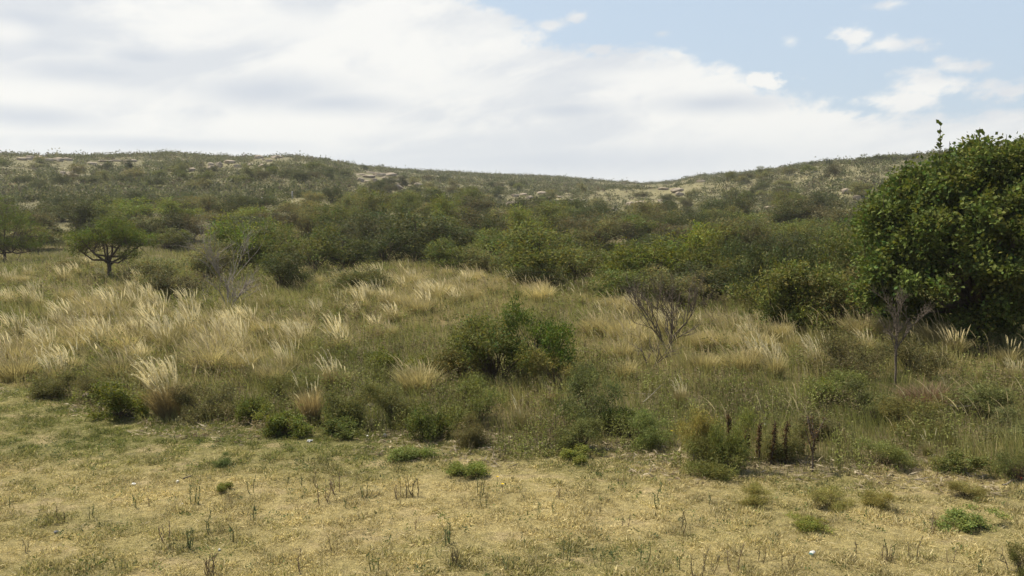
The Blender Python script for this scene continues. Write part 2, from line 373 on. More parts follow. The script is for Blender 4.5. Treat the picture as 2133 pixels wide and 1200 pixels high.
# ------------------------------------------------------------------ ground and hills (one height field, split where the hill begins)
def build_ground():
    az = np.concatenate([np.linspace(-math.pi, -.75, 40)[:-1], np.linspace(-.75, .75, 560), np.linspace(.75, math.pi, 40)[1:]])
    rr = np.concatenate([np.linspace(.05, 5, 12)[:-1], np.linspace(5, 16, 190)[:-1], np.exp(np.linspace(math.log(16), math.log(500), 330)), [560, 600]])
    split = int(np.argmin(np.abs(rr - 72)))
    A, Rr = np.meshgrid(az, rr); x = Rr * np.sin(A); y = Rr * np.cos(A); z = height(x, y)
    def part(i0, i1):
        xs = x[i0:i1]; ys = y[i0:i1]; zs = z[i0:i1]; nr, na = xs.shape
        V = np.stack([xs, ys, zs], -1).reshape(-1, 3)
        i = np.arange(nr - 1)[:, None] * na + np.arange(na - 1)[None, :]
        Fs = np.stack([i, i + 1, i + na + 1, i + na], -1).reshape(-1, 4)[:, ::-1]
        return V, Fs, xs.ravel(), ys.ravel(), zs.ravel()
    V, Fs, xs, ys, zs = part(0, split + 1)
    ra = rough_amount(xs, ys); ld = lawn_dry(xs, ys)
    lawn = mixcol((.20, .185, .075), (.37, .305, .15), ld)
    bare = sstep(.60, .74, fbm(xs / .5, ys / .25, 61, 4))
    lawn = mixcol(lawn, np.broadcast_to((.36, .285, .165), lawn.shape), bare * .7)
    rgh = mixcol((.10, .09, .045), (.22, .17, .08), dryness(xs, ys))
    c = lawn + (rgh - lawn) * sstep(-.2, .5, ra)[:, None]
    edge = np.exp(-((ra - .1) / .35) ** 2) * sstep(.45, .6, fbm(xs / .6, ys / .6, 71, 3)) * (xs > -1)
    c = c + (np.array([.42, .34, .25]) - c) * (edge * .6)[:, None]
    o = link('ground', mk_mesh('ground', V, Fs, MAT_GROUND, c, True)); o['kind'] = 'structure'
    V, Fs, xs, ys, zs = part(split, len(rr))
    X, Y = to_px(xs, ys, zs)
    t = tan_field(X, Y, xs, ys)
    c = mixcol((.13, .12, .065), (.185, .168, .095), t)
    n = fbm(xs / 3, ys / 3, 88, 4); c = c * (0.75 + .5 * n)[:, None]
    o = link('hills', mk_mesh('hills', V, Fs, MAT_HILL, c, True)); o['kind'] = 'structure'
def tan_field(X, Y, x, y):
    """how open (dry grass and rock, few bushes) the hillside is"""
    g = .18 + .8 * G(X, Y, 30, 365, 90, 28) + .35 * G(X, Y, 200, 345, 150, 14) + .5 * G(X, Y, 560, 345, 140, 14) + .75 * G(X, Y, 810, 385, 60, 18) + .35 * G(X, Y, 420, 355, 80, 16) \
        + .6 * G(X, Y, 640, 425, 50, 10) + .6 * G(X, Y, 1130, 412, 90, 12) + .75 * G(X, Y, 1340, 412, 140, 28) + .7 * G(X, Y, 1480, 388, 120, 16) \
        + .75 * G(X, Y, 1690, 410, 130, 45) + .6 * G(X, Y, 1800, 370, 120, 40) + .5 * G(X, Y, 1600, 455, 160, 14) + .3 * G(X, Y, 1040, 380, 80, 8) - .5 * G(X, Y, 1500, 415, 60, 14) - .4 * G(X, Y, 1600, 380, 70, 14)
    return np.clip(g + (fbm(x / 9, y / 9, 51, 4) - .5) * .9, 0, 1)
build_ground()

# ------------------------------------------------------------------ foliage prototypes
def lobes_shrub(w, h, n, r_, flat=1.0, zlo=.3):
    lb = []
    for i in range(n):
        a = r_.uniform(0, 2 * math.pi); q = math.sqrt(r_.uniform(0, 1)) * .33 * w
        rad = r_.uniform(.16, .30) * w
        z = h * r_.uniform(zlo, .78) * (1 - .35 * (q / (.4 * w)) ** 2)
        rz = min(rad * .9 * flat, h - z)
        lb.append((q * cos(a), q * sin(a), z, rad, rad, max(rz, .12 * h)))
    return lb
def clumpy(lobes, n, r0, r1, r_, inner=.25):
    """break big lobes into many small clumps so that gaps and a ragged outline appear"""
    L_ = np.array(lobes, float); w = (L_[:, 3] * L_[:, 5]); w /= w.sum(); k = r_.choice(len(L_), n, p=w)
    d = unit(r_.normal(size=(n, 3)) + np.array([0, 0, .25])); q = np.where(r_.uniform(0, 1, n) < inner, r_.uniform(.2, .7, n), r_.uniform(.78, 1.02, n)); rad = r_.uniform(r0, r1, n)
    C = L_[k, :3] + d * q[:, None] * np.maximum(L_[k, 3:6] - rad[:, None] * .5, .02)
    C[:, 2] = np.maximum(C[:, 2], rad * .5)
    return [(*c, a, a, a * .8) for c, a in zip(C, rad)]
def foliage(lobes, ncl, nlf, size, rc, aspect=.45, zmin=.02, shell=.45, r_=None, hue=.15, upd=.35, cvar=.35):
    """leaf clusters scattered through the lobes; returns V, F, tint"""
    L_ = np.array(lobes, float); wts = (L_[:, 3] * L_[:, 4] * L_[:, 5]) ** (2 / 3); wts /= wts.sum()
    k = r_.choice(len(L_), ncl, p=wts); d = unit(r_.normal(size=(ncl, 3))); rad = r_.uniform(0, 1, ncl) ** shell
    C = L_[k, :3] + d * rad[:, None] * L_[k, 3:6]
    out = unit(d * np.array([1, 1, .8]) + np.array([0, 0, upd]))
    C = C[C[:, 2] > zmin] if zmin is not None else C; out = out[:len(C)]
    n = len(C) * nlf; ci = np.repeat(np.arange(len(C)), nlf)
    P = C[ci] + r_.normal(size=(n, 3)) * rc * .6 + out[ci] * (r_.uniform(-.6, 1, n) * rc)[:, None]
    P[:, 2] = np.maximum(P[:, 2], .01)
    D = out[ci] + r_.normal(size=(n, 3)) * .8
    V, Fs = leaf_quads(P, D, size * r_.uniform(.6, 1.3, n), aspect, r=r_)
    cb = (1 + (r_.uniform(0, 1, len(C)) - .5) * 2 * cvar)[ci]; lf = r_.uniform(.8, 1.2, n)
    hb = r_.normal(size=len(C))[ci] * hue + r_.normal(size=n) * hue * .5
    T = np.stack([(1 + hb) * cb * lf, cb * lf, (1 - hb * .3) * cb * lf], 1)
    return V, Fs, np.repeat(np.clip(T, .2, 2.2), 4, 0), C
def stems_to(C, n, r_, base_r=.06, rad=.02, thin=.25):
    segs = []
    idx = r_.choice(len(C), min(n, len(C)), replace=False)
    for i in idx:
        e = C[i]; a = r_.uniform(0, 6.28); b = np.array([cos(a), sin(a), 0]) * base_r * r_.uniform(0, 1)
        m = b + (e - b) * .5 + np.array([0, 0, e[2] * .12]) + r_.normal(size=3) * .04 * np.linalg.norm(e)
        pts = [b - np.array([0, 0, .05]), (b + m) / 2 + r_.normal(size=3) * .015, m, (m + e) / 2 + r_.normal(size=3) * .03, e]; rr = np.linspace(rad, rad * thin, 5)
        for j in range(4): segs.append([*pts[j], *pts[j + 1], rr[j], rr[j + 1]])
    return segs
PROTO = {}
def shrub_proto(key, w, h, nl, ncl, nlf, size, rc, aspect, seed, nst=26, bark=None, srad=.02, flat=1.0, zlo=.3, shell=.45, hue=.12, cvar=.35):
    r_ = np.random.default_rng(seed)
    V, Fs, T, C = foliage(clumpy(lobes_shrub(w, h, nl, r_, flat, zlo), 26 if w < 1.2 else 48, w * .07, w * .135, r_), ncl, nlf, size, rc, aspect, r_=r_, shell=shell, hue=hue, cvar=cvar)
    fm = mk_mesh('foliage', V, Fs, MAT_LEAF, T)
    sv, sf = tubes(stems_to(C, nst, r_, w * .08, srad), 4)
    PROTO[key] = (w, h, fm, mk_mesh('stems', sv, sf, bark or MAT_BARK))
for i in range(5):      # thicket shrubs, fine leaves
    shrub_proto(f'thicket{i}', 2.4, 2.2, 11, 620, 11, .085, .12, .42, 100 + i, srad=.022, zlo=.25)
for i in range(4):      # low leafy bushes near the lawn
    shrub_proto(f'low{i}', 1.0, .5, 10, 520, 12, .034, .045, .5, 200 + i, nst=30, srad=.006, zlo=.12, hue=.1)
for i in range(3):      # feathery grey green subshrubs
    shrub_proto(f'fine{i}', .9, .55, 8, 700, 12, .042, .05, .16, 300 + i, nst=60, srad=.004, zlo=.15, hue=.08)
for i in range(3):      # medium bushes
    shrub_proto(f'mid{i}', 1.6, 1.2, 12, 1000, 12, .045, .07, .45, 400 + i, nst=60, srad=.012, zlo=.22)
GREEN = (.135, .145, .040); DARK = (.080, .088, .031); BROWN = (.120, .108, .048); BRIGHT = (.17, .19, .042); OLIVE = (.19, .18, .07); GREY = (.195, .195, .078); BLUEG = (.145, .17, .06)
def add_shrub(X, topY, baseY, wpx, kind, color, name='shrub', parts=True, p=None, depth=1.0, hs=1.0):
    if p is None: p, mpp = hit(X, baseY)
    else: mpp = (p[1] * cos(PITCH) - (p[2] - CAM_H) * sin(PITCH)) / F
    w0, h0, fm, sm = PROTO[kind]
    w = wpx * mpp; h = (baseY - topY) * mpp * hs
    bo = 1.25 if kind[:4] == 'fine' else 1.2 if kind[:3] in ('low', 'mid') else 1.0; q = random.uniform(.88, 1.15)
    hu = (1, 1, 1) if kind[:3] == 'thi' else (1.10, .98, .80)
    if baseY > 940 and kind[:3] == 'low': w *= 1.2; h *= .8
    col = tuple(float(c * g_ * bo * q * random.uniform(.96, 1.04)) for c, g_ in zip(color, hu))
    if parts:
        o = empty(name); link('foliage', fm, o, col); link('stems', sm, o, (1, 1, 1))
    else:
        o = link(name, fm, None, col)
    put(o, (p[0], p[1], float(height(p[0], p[1])) - .02), (w / w0 * 1.2, w / w0 * 1.2 * depth, h / h0 * 1.12), random.uniform(0, 6.28))
    return o
CN = {GREEN: 'mid green', DARK: 'dark olive', BROWN: 'brownish green', BRIGHT: 'bright yellow-green', OLIVE: 'pale olive', GREY: 'grey-green', BLUEG: 'blue-green'}
THK = ['thicket0', 'thicket1', 'thicket2', 'thicket3', 'thicket4']
def zoneX(X):
    for lim, s in ((120, 'near the left edge'), (340, 'behind the small spreading tree'), (580, 'behind the grey leafless shrubs'), (860, 'behind the left golden grass bank'), (1120, 'behind the middle golden grass bank'),
                   (1320, 'behind the round centre bush'), (1560, 'behind the brown leafless shrub'), (1790, 'left of the big leafy tree')):
        if X < lim: return s
    return 'behind the big leafy tree'
# front row of the thicket (X, top, base, width, colour)
front = [(1600, 505, 640, 110, DARK), (1665, 490, 650, 120, DARK), (1740, 495, 660, 125, GREEN), (1800, 520, 670, 110, DARK), (1560, 500, 600, 100, DARK), (1640, 600, 690, 90, GREEN), (1460, 500, 600, 100, GREEN), (1150, 500, 560, 110, DARK), (330, 540, 602, 90, OLIVE), (365, 562, 628, 84, BROWN), (430, 500, 585, 90, OLIVE), (500, 440, 572, 115, BRIGHT), (560, 470, 570, 90, GREEN), (590, 525, 602, 100, DARK), (650, 470, 572, 115, GREEN),
         (720, 480, 565, 125, DARK), (745, 555, 612, 100, OLIVE), (800, 488, 555, 110, DARK), (880, 445, 548, 150, DARK), (955, 500, 568, 105, GREEN), (1010, 435, 530, 120, BROWN), (1045, 480, 560, 100, GREEN),
         (1130, 480, 602, 150, GREEN), (1112, 555, 608, 90, DARK), (1205, 490, 592, 130, GREEN), (1235, 445, 512, 120, BROWN), (1340, 485, 600, 140, BRIGHT), (1420, 482, 595, 120, BRIGHT), (1300, 560, 640, 130, GREEN),
         (1395, 555, 640, 110, OLIVE), (1485, 545, 632, 125, DARK), (1555, 520, 625, 125, GREEN), (1600, 560, 688, 145, GREEN), (1680, 540, 690, 140, GREEN), (1745, 560, 690, 125, OLIVE), (1540, 462, 540, 95, BROWN),
         (1620, 478, 560, 105, DARK), (1710, 480, 560, 115, GREEN), (1790, 520, 620, 100, DARK), (1650, 560, 640, 100, DARK), (700, 430, 500, 95, GREEN), (785, 432, 512, 110, DARK), (600, 480, 560, 100, OLIVE), (692, 396, 424, 40, DARK),
         (1010, 520, 575, 90, OLIVE), (1080, 520, 585, 90, GREEN), (150, 540, 565, 60, OLIVE), (290, 560, 590, 60, BROWN)]
for i, (X, t, b, w, c) in enumerate(front):
    o = add_shrub(X, t - 8, b, w * 1.2, THK[i % 5], c)
    tag_zone(o, X, CN[c] + ' front-row shrub', zoneX(X), 'shrub', 'shrubs of the green thicket')
# back of the thicket: dart throwing over the flat ground and hill foot
placed = []
tries = 0
while len(placed) < 150 and tries < 6000:
    tries += 1
    X = random.uniform(-60, 2200); Y = random.uniform(432, 545)
    if X < 560 and Y > 520: continue
    p, mpp = hit(X, Y)
    r = math.hypot(p[0], p[1])
    if r < 42 or r > 135: continue
    if any((p[0] - q[0]) ** 2 + (p[1] - q[1]) ** 2 < (.026 * r) ** 2 + 1.0 for q in placed): continue
    n = float(fbm(p[0] / 9, p[1] / 9, 77, 3))
    if X > 1240 and X < 1310 and 470 < Y < 520: continue
    c = random.choice([DARK, DARK, DARK, BROWN, GREEN]) if n < .5 else random.choice([GREEN, GREEN, OLIVE, BROWN, DARK])
    if random.random() < .07: c = BRIGHT
    w = random.uniform(2.8, 4.6) * min(1, r / 60); h = random.uniform(1.9, 3.1) * (.75 if X < 560 else 1) * min(1, r / 60)
    placed.append(p)
    o = add_shrub(X, Y - h / mpp, Y, w / mpp, THK[len(placed) % 5], c, p=p)
    tag_zone(o, X, CN[c] + ' shrub deep in thicket', zoneX(X), 'shrub', 'shrubs of the green thicket')
# bushes on the slopes big enough to count
def zoneH(X):
    for lim, s in ((300, 'on the far left hillside'), (620, 'on the left hillside'), (900, 'on the slope near the pale rock slabs'), (1200, 'on the middle hillside'), (1450, 'in the saddle of the hills'), (1650, 'on the lower right hill')):
        if X < lim: return s
    return 'on the right hill slope'
hillb = []; tries = 0
while len(hillb) < 105 and tries < 8000:
    tries += 1
    X = random.uniform(-40, 1830); Y = random.uniform(340, 450)
    p, mpp = hit(X, Y); r = math.hypot(p[0], p[1])
    if r < 125 or r > 215: continue
    if random.random() < float(tan_field(X, Y, p[0], p[1])) * 1.1: continue
    if any((p[0] - q[0]) ** 2 + (p[1] - q[1]) ** 2 < 9 for q in hillb): continue
    hillb.append(p); w = random.uniform(2.2, 3.8); h = random.uniform(1.4, 2.4)
    c = random.choice([DARK, GREEN, OLIVE, DARK, BROWN])
    o = add_shrub(X, Y - h / mpp, Y, w / mpp, THK[len(hillb) % 5], c, 'hill_bush', False, p)
    tag_zone(o, X, CN[c] + ' bush', zoneH(X), 'bush', 'bushes on the hill slopes')
# everything smaller on the slopes: one mass
rocks = [(62, 331, 55, 11, 0), (100, 337, 26, 7, 1), (132, 334, 36, 9, 2), (205, 342, 45, 6, 3), (245, 338, 80, 6, 0), (140, 363, 34, 9, 1), (166, 359, 28, 13, 2), (152, 368, 24, 6, 3), (265, 358, 12, 8, 4), (355, 358, 14, 8, 0), (380, 369, 12, 7, 1),
         (400, 357, 18, 8, 2), (448, 346, 30, 13, 3), (440, 352, 20, 8, 4), (476, 341, 22, 9, 0), (495, 349, 14, 7, 1), (545, 350, 12, 8, 2), (548, 330, 30, 9, 3), (575, 330, 26, 7, 4), (600, 326, 18, 7, 0), (560, 337, 14, 5, 1), (522, 346, 12, 6, 2),
         (790, 369, 70, 9, 0), (825, 377, 50, 8, 1), (850, 384, 44, 8, 2), (800, 390, 36, 9, 3), (824, 394, 26, 10, 4), (772, 380, 30, 9, 0), (870, 390, 18, 8, 1), (836, 377, 15, 11, 2), (752, 379, 14, 9, 3), (762, 362, 40, 5, 2), (812, 385, 30, 6, 2), (785, 398, 12, 6, 1),
         (794, 420, 14, 7, 4), (950, 388, 13, 5, 0), (1082, 409, 34, 6, 1), (1105, 416, 16, 8, 2), (1133, 405, 26, 6, 3), (1152, 412, 36, 6, 4), (1180, 420, 30, 6, 0), (1214, 421, 18, 6, 1), (1070, 431, 26, 13, 2), (1280, 438, 13, 5, 3),
         (1312, 431, 20, 12, 4), (1333, 428, 24, 11, 0), (1345, 437, 20, 8, 1), (1412, 400, 26, 8, 2), (1416, 409, 18, 9, 3), (1384, 421, 30, 7, 4), (1240, 432, 16, 6, 1), (1380, 395, 22, 5, 0), (1460, 380, 16, 5, 1), (1290, 488, 26, 15, 3), (1600, 436, 20, 7, 0), (1655, 434, 22, 6, 1),
         (1680, 426, 30, 6, 2), (1692, 421, 20, 6, 4), (1766, 403, 26, 10, 3), (1800, 412, 22, 15, 5), (1786, 418, 16, 10, 1), (1758, 451, 30, 10, 0), (1608, 457, 14, 6, 2), (1758, 405, 10, 5, 0), (1725, 462, 18, 7, 1), (1545, 442, 14, 5, 2), (1570, 470, 18, 6, 3), (1440, 455, 16, 6, 4)]
def clear_of_rocks(X, Y):
    k = np.ones(len(X), bool)
    for rx, ry, w, h, _ in rocks: k &= ~((np.abs(X - rx) < w * .65 + 2) & (Y - ry > -h * .3) & (Y - ry < 13))
    return k
def hillside_scrub():
    n = 26000
    r_ = np.random.default_rng(5)
    a = r_.uniform(-.68, .68, n); r = np.exp(r_.uniform(math.log(100), math.log(470), n * 1)); 
    x = r * np.sin(a); y = r * np.cos(a); z = height(x, y); X, Y = to_px(x, y, z)
    R = np.interp(a, _az, _R)
    t = tan_field(X, Y, x, y) * np.where(X > 1500, .75, 1)
    keep = (r < R * 1.02) & (r_.uniform(0, 1, n) > t * .5) & clear_of_rocks(X, Y)
    # skyline fringe
    m = 1500; a2 = r_.uniform(-.66, .66, m); R2 = np.interp(a2, _az, _R) * r_.uniform(.93, 1.01, m)
    x = np.concatenate([x[keep], R2 * np.sin(a2)]); y = np.concatenate([y[keep], R2 * np.cos(a2)]); z = height(x, y)
    n = len(x); size = r_.uniform(.5, 1.35, n) * (1 + .5 * (r_.uniform(0, 1, n) > .93)); hgt = size * r_.uniform(.7, 1.2, n)
    size = size * np.clip(np.hypot(x, y) / 220, .8, 1.15)
    kk = 40; ci = np.repeat(np.arange(n), kk); N_ = n * kk
    d = unit(r_.normal(size=(N_, 3))); d[:, 2] = np.abs(d[:, 2]); q = r_.uniform(.25, 1, N_)[:, None] * d
    lump = r_.uniform(.6, 1.25, (n, 5)); sec = ((np.arctan2(d[:, 1], d[:, 0]) + math.pi) / (2 * math.pi) * 4.99).astype(int)
    q = q * lump[ci, sec][:, None]
    P = np.stack([x[ci] + q[:, 0] * size[ci], y[ci] + q[:, 1] * size[ci], z[ci] + .05 + q[:, 2] * hgt[ci]], 1)
    V, Fs = leaf_quads(P, d + r_.normal(size=(N_, 3)) * .8 + np.array([0, 0, .05]), .34 * size[ci] ** .6 * r_.uniform(.6, 1.3, N_), .55, r=r_)
    pal = np.array([(.095, .105, .048), (.12, .13, .055), (.155, .15, .075), (.125, .105, .068), (.19, .175, .10)])
    c = pal[r_.choice(5, n, p=[.3, .28, .2, .1, .12])] * r_.uniform(.8, 1.2, (n, 1))
    T = np.repeat(c[ci] * r_.uniform(.75, 1.25, (N_, 1)), 4, 0)
    o = link('hillside_scrub', mk_mesh('hillside_scrub', V, Fs, MAT_LEAF, T)); o['kind'] = 'stuff'
    tag(o, 'low grey-green scrub covering the rocky hillsides up to the skyline', 'scrub')
    # tufts of dry grass between
    n = 26000; a = r_.uniform(-.68, .68, n); r = np.exp(r_.uniform(math.log(74), math.log(460), n)); x = r * np.sin(a); y = r * np.cos(a); z = height(x, y); X, Y = to_px(x, y, z)
    t = tan_field(X, Y, x, y); keep = r_.uniform(0, 1, n) < t + .15; x = x[keep]; y = y[keep]; z = z[keep]; n = len(x)
    kk = 9; ci = np.repeat(np.arange(n), kk); N_ = n * kk; sc = np.clip(np.hypot(x, y) / 200, .6, 1.3)
    P = np.stack([x[ci] + r_.normal(size=N_) * .35, y[ci] + r_.normal(size=N_) * .35, z[ci] - .02], 1)
    D = r_.normal(size=(N_, 3)) * .45; D[:, 2] = 1; D[:, 0] -= .2
    V, Fs = leaf_quads(P, D, .30 * sc[ci] * r_.uniform(.5, 1.2, N_), .35, r=r_)
    c = mixcol((.20, .18, .09), (.34, .285, .155), r_.uniform(0, 1, n))
    o = link('hillside_grass', mk_mesh('hillside_grass', V, Fs, MAT_GRASS, np.repeat(c[ci], 4, 0))); o['kind'] = 'stuff'
    tag(o, 'dry straw-coloured grass between the scrub on the hillsides', 'grass')
hillside_scrub()
def thicket_brush():
    r_ = np.random.default_rng(15); n = 2600
    a = r_.uniform(-.66, .66, n); r = r_.uniform(34, 118, n); x = r * np.sin(a); y = r * np.cos(a); z = height(x, y); X, Y = to_px(x, y, z)
    lim = np.interp(X, [0, 330, 560, 640, 860, 1040, 1240, 1500, 1560, 1800, 2133], [508, 515, 560, 565, 548, 570, 598, 625, 680, 690, 690])
    keep = (Y < lim - 4) & (r_.uniform(0, 1, n) < np.where(X < 560, .75, 1)) & ~((X > 1240) & (X < 1315) & (Y > 465) & (Y < 525)); x = x[keep]; y = y[keep]; z = z[keep]; n = len(x)
    size = r_.uniform(.5, 1.15, n) * np.clip(np.hypot(x, y) / 70, .6, 1); hgt = size * r_.uniform(.7, 1.25, n)
    kk = 150; ci = np.repeat(np.arange(n), kk); N_ = n * kk
    d = unit(r_.normal(size=(N_, 3))); d[:, 2] = np.abs(d[:, 2]); lump = r_.uniform(.6, 1.25, (n, 6)); sec = ((np.arctan2(d[:, 1], d[:, 0]) + math.pi) / (2 * math.pi) * 5.99).astype(int)
    q = (r_.uniform(.2, 1, N_) * lump[ci, sec])[:, None] * d
    P = np.stack([x[ci] + q[:, 0] * size[ci], y[ci] + q[:, 1] * size[ci], z[ci] + .05 + q[:, 2] * hgt[ci]], 1)
    V, Fs = leaf_quads(P, d + r_.normal(size=(N_, 3)) * .8 + np.array([0, 0, .5]), .15 * r_.uniform(.6, 1.3, N_), .5, r=r_)
    pal = np.array([DARK, GREEN, OLIVE, BROWN]); nz = fbm(x / 9, y / 9, 77, 3)
    c = .85 * pal[np.where(r_.uniform(0, 1, n) < .5, r_.choice(4, n, p=[.5, .3, .08, .12]), np.where(nz < .45, 0, 1))] * r_.uniform(.8, 1.15, (n, 1))
    o = link('thicket_brush', mk_mesh('thicket_brush', V, Fs, MAT_LEAF, np.repeat(c[ci] * r_.uniform(.75, 1.25, (N_, 1)), 4, 0))); o['kind'] = 'stuff'
    tag(o, 'low tangled green brush filling the gaps between the thicket shrubs', 'brush')
thicket_brush()

# ------------------------------------------------------------------ rocks
def rock_mesh(seed, mat, slab=.45):
    import bmesh
    bm = bmesh.new(); bmesh.ops.create_icosphere(bm, subdivisions=3, radius=.5)
    r_ = np.random.default_rng(seed); pl = [(unit(r_.normal(size=3)), r_.uniform(.26, .42)) for _ in range(11)]
    for v in bm.verts:
        c = np.array(v.co)
        for nn, dd in pl:
            s_ = c @ nn
            if s_ > dd: c = c - nn * (s_ - dd) * .92
        k = 1 + .10 * (float(vnoise(c[0] * 6 + seed, c[1] * 6 + c[2] * 5)) - .5)
        v.co = (c[0] * k, c[1] * k, c[2] * k)
    me = bpy.data.meshes.new('rock'); bm.to_mesh(me); bm.free(); me.materials.append(mat)
    return me
RK = [rock_mesh(i, MAT_ROCK) for i in range(5)] + [rock_mesh(9, MAT_ROCKG)]
_r2 = []
for X, Y, w, h, k in rocks:
    if w > 28:
        m = 3 if w > 45 else 2
        for i in range(m): _r2.append((X + (i - (m - 1) / 2) * w / m * 1.05, Y + random.uniform(-2, 3), w / m * random.uniform(.8, 1.2), h * random.uniform(.55, 1), (k + i) % 5 if k < 5 else 5))
        _r2.append((X + random.uniform(-.5, .5) * w, Y + random.uniform(2, 6), w * .22, h * .5, (k + 3) % 5))
    else: _r2.append((X, Y, w, h, k))
for X, Y, w, h, k in _r2:
    p, mpp = hit(X, Y); o = link('rock', RK[k])
    put(o, (p[0], p[1], float(height(p[0], p[1])) + h * mpp * .3), (w * mpp * 1.25, w * mpp * random.uniform(.6, .9), h * mpp * 1.7), random.uniform(-.3, .3))
    if (X, Y) == (1290, 488): tag(o, 'rounded pale boulder in the gap between two thicket shrubs', 'rock', 'rocks on the hills')
    elif k == 5: tag(o, 'grey boulder on the right hill beside the leafy tree crown', 'rock', 'rocks on the hills')
    else: tag_zone(o, X, 'flat pale rock slab' if w > 18 else 'small pinkish rock', zoneH(X), 'rock', 'rocks on the hills')

# ------------------------------------------------------------------ skyline plants
for X, Y, w, h, c, lb in [(760, 352, 18, 12, DARK, 'dark bush standing up on the skyline above the rock slabs'), (870, 360, 8, 9, DARK, 'tiny pointed bush on the skyline left of centre'), (1222, 376, 9, 8, DARK, 'tiny bush on the skyline near the saddle'),
                          (1695, 343, 20, 12, DARK, 'first rounded bush on the right ridge skyline'), (1762, 336, 14, 8, DARK, 'small bush on the ridge below the bare ridge shrub'), (1812, 336, 28, 16, DARK, 'left dark bush of the broad pair on the right ridge'), (1836, 334, 34, 20, DARK, 'tallest dark bush on the right ridge skyline'),
                          (1862, 333, 22, 13, DARK, 'low dark bush right of the tallest ridge bush'), (1905, 329, 14, 15, DARK, 'round dark bush on the ridge by the leafy tree'), (1885, 331, 18, 10, DARK, 'flat dark bush on the ridge left of the round one'), (1736, 372, 36, 38, BROWN, 'large dark isolated bush on the upper right hill slope'),
                          (684, 336, 12, 10, DARK, 'small bush on the skyline at the end of the left hilltop')]:
    p, mpp = hit(X, Y + 4); o = add_shrub(X, Y - h + 4, Y + 4, w, random.choice(THK), tuple(v * .9 for v in c), 'hill_bush', False, p=p)
    tag(o, lb, 'bush', 'bushes along the skyline')

def bare_shrub(name, seed, h, stems, depth, r, spread, up, mat, nseg=4, shrink=.68, kids=(2, 4), tiltout=.5, wob=.16):
    """leafless shrub: several stems, scaled to height h; first stem in one part, twigs in the other"""
    r_ = np.random.default_rng(seed); segs = []
    for i in range(stems):
        a = r_.uniform(0, 6.28) if stems > 1 else 0
        d = np.array([cos(a) * tiltout, sin(a) * tiltout, 1.0])
        branch(segs, (cos(a) * r * 2.2, sin(a) * r * 2.2, -.03), d, h * .42 * r_.uniform(.8, 1.1), r, depth, r_, spread, kids, up, shrink, nseg, wob)
    S = np.array(segs); top = max(S[:, 2].max(), S[:, 5].max()); k = h / top; S[:, :6] *= k
    S = S[(S[:, 2] > -.1)]
    main = S[:, 6] > r * .42
    o = empty(name)
    v, f = tubes(S[main], 6); st = link('stems', mk_mesh('stems', v, f, mat, None, True), o)
    v, f = tubes(S[~main], 4); link('twigs', mk_mesh('twigs', v, f, mat), st)
    return o
def put_bare(X, Y, hpx, seed, label, mat, **k):
    p, mpp = hit(X, Y); kw = dict(stems=5, depth=4, r=.018, spread=.55, up=.12, kids=(2, 3)); kw.update(k)
    o = bare_shrub('leafless_shrub', seed, hpx * mpp, mat=mat, **kw); put(o, p, (1, 1, 1), 0)
    tag(o, label, 'bare shrub', 'leafless shrubs'); return o
put_bare(470, 600, 165, 3, 'tall pale grey leafless shrub in front of bright green bush', MAT_DEAD, stems=6, depth=4, r=.016, tiltout=.55, spread=.36, kids=(2, 4), up=.12, wob=.12)
put_bare(475, 640, 95, 4, 'lower grey-brown leafless shrub with spreading twigs in left grass', MAT_DEAD, stems=8, depth=3, r=.016, tiltout=.65, kids=(3, 3), spread=.36, wob=.12)
put_bare(1392, 735, 195, 5, 'brown leafless shrub in golden grass right of the centre bush', MAT_BROWNWOOD, stems=5, depth=4, r=.015, tiltout=.24, kids=(3, 4), spread=.34, up=.15, wob=.12)
put_bare(1858, 815, 225, 28, 'slim grey-brown leafless small tree in front of the big tree', MAT_BROWNWOOD, stems=1, depth=5, r=.020, tiltout=.0, kids=(3, 5), spread=.40, shrink=.60, up=.22, wob=.07)
put_bare(1355, 770, 90, 7, 'thin dead shrub tangled in brown grass below the brown one', MAT_BROWNWOOD, stems=5, depth=3, r=.010)
put_bare(1320, 690, 70, 17, 'sparse twiggy dead shrub left of the brown leafless shrub', MAT_BROWNWOOD, stems=4, depth=3, r=.010)
put_bare(1095, 800, 100, 8, 'reddish brown dead twigs at the foot of the centre bush', MAT_BROWNWOOD, stems=9, depth=3, r=.008, tiltout=.7)
put_bare(1780, 330, 14, 9, 'tiny leafless shrub on the right ridge skyline', MAT_DEAD, stems=4, depth=2, r=.06)
put_bare(2108, 1195, 60, 10, 'thin dry twiggy weed at the right bottom corner', MAT_BROWNWOOD, stems=5, depth=2, r=.005)
put_bare(420, 640, 60, 12, 'low thin dead shrub left of the grey leafless shrubs', MAT_DEAD, stems=6, depth=3, r=.008, tiltout=.7)
put_bare(1500, 690, 75, 13, 'thin leafless twigs beside the dark thicket edge', MAT_BROWNWOOD, stems=5, depth=3, r=.009)

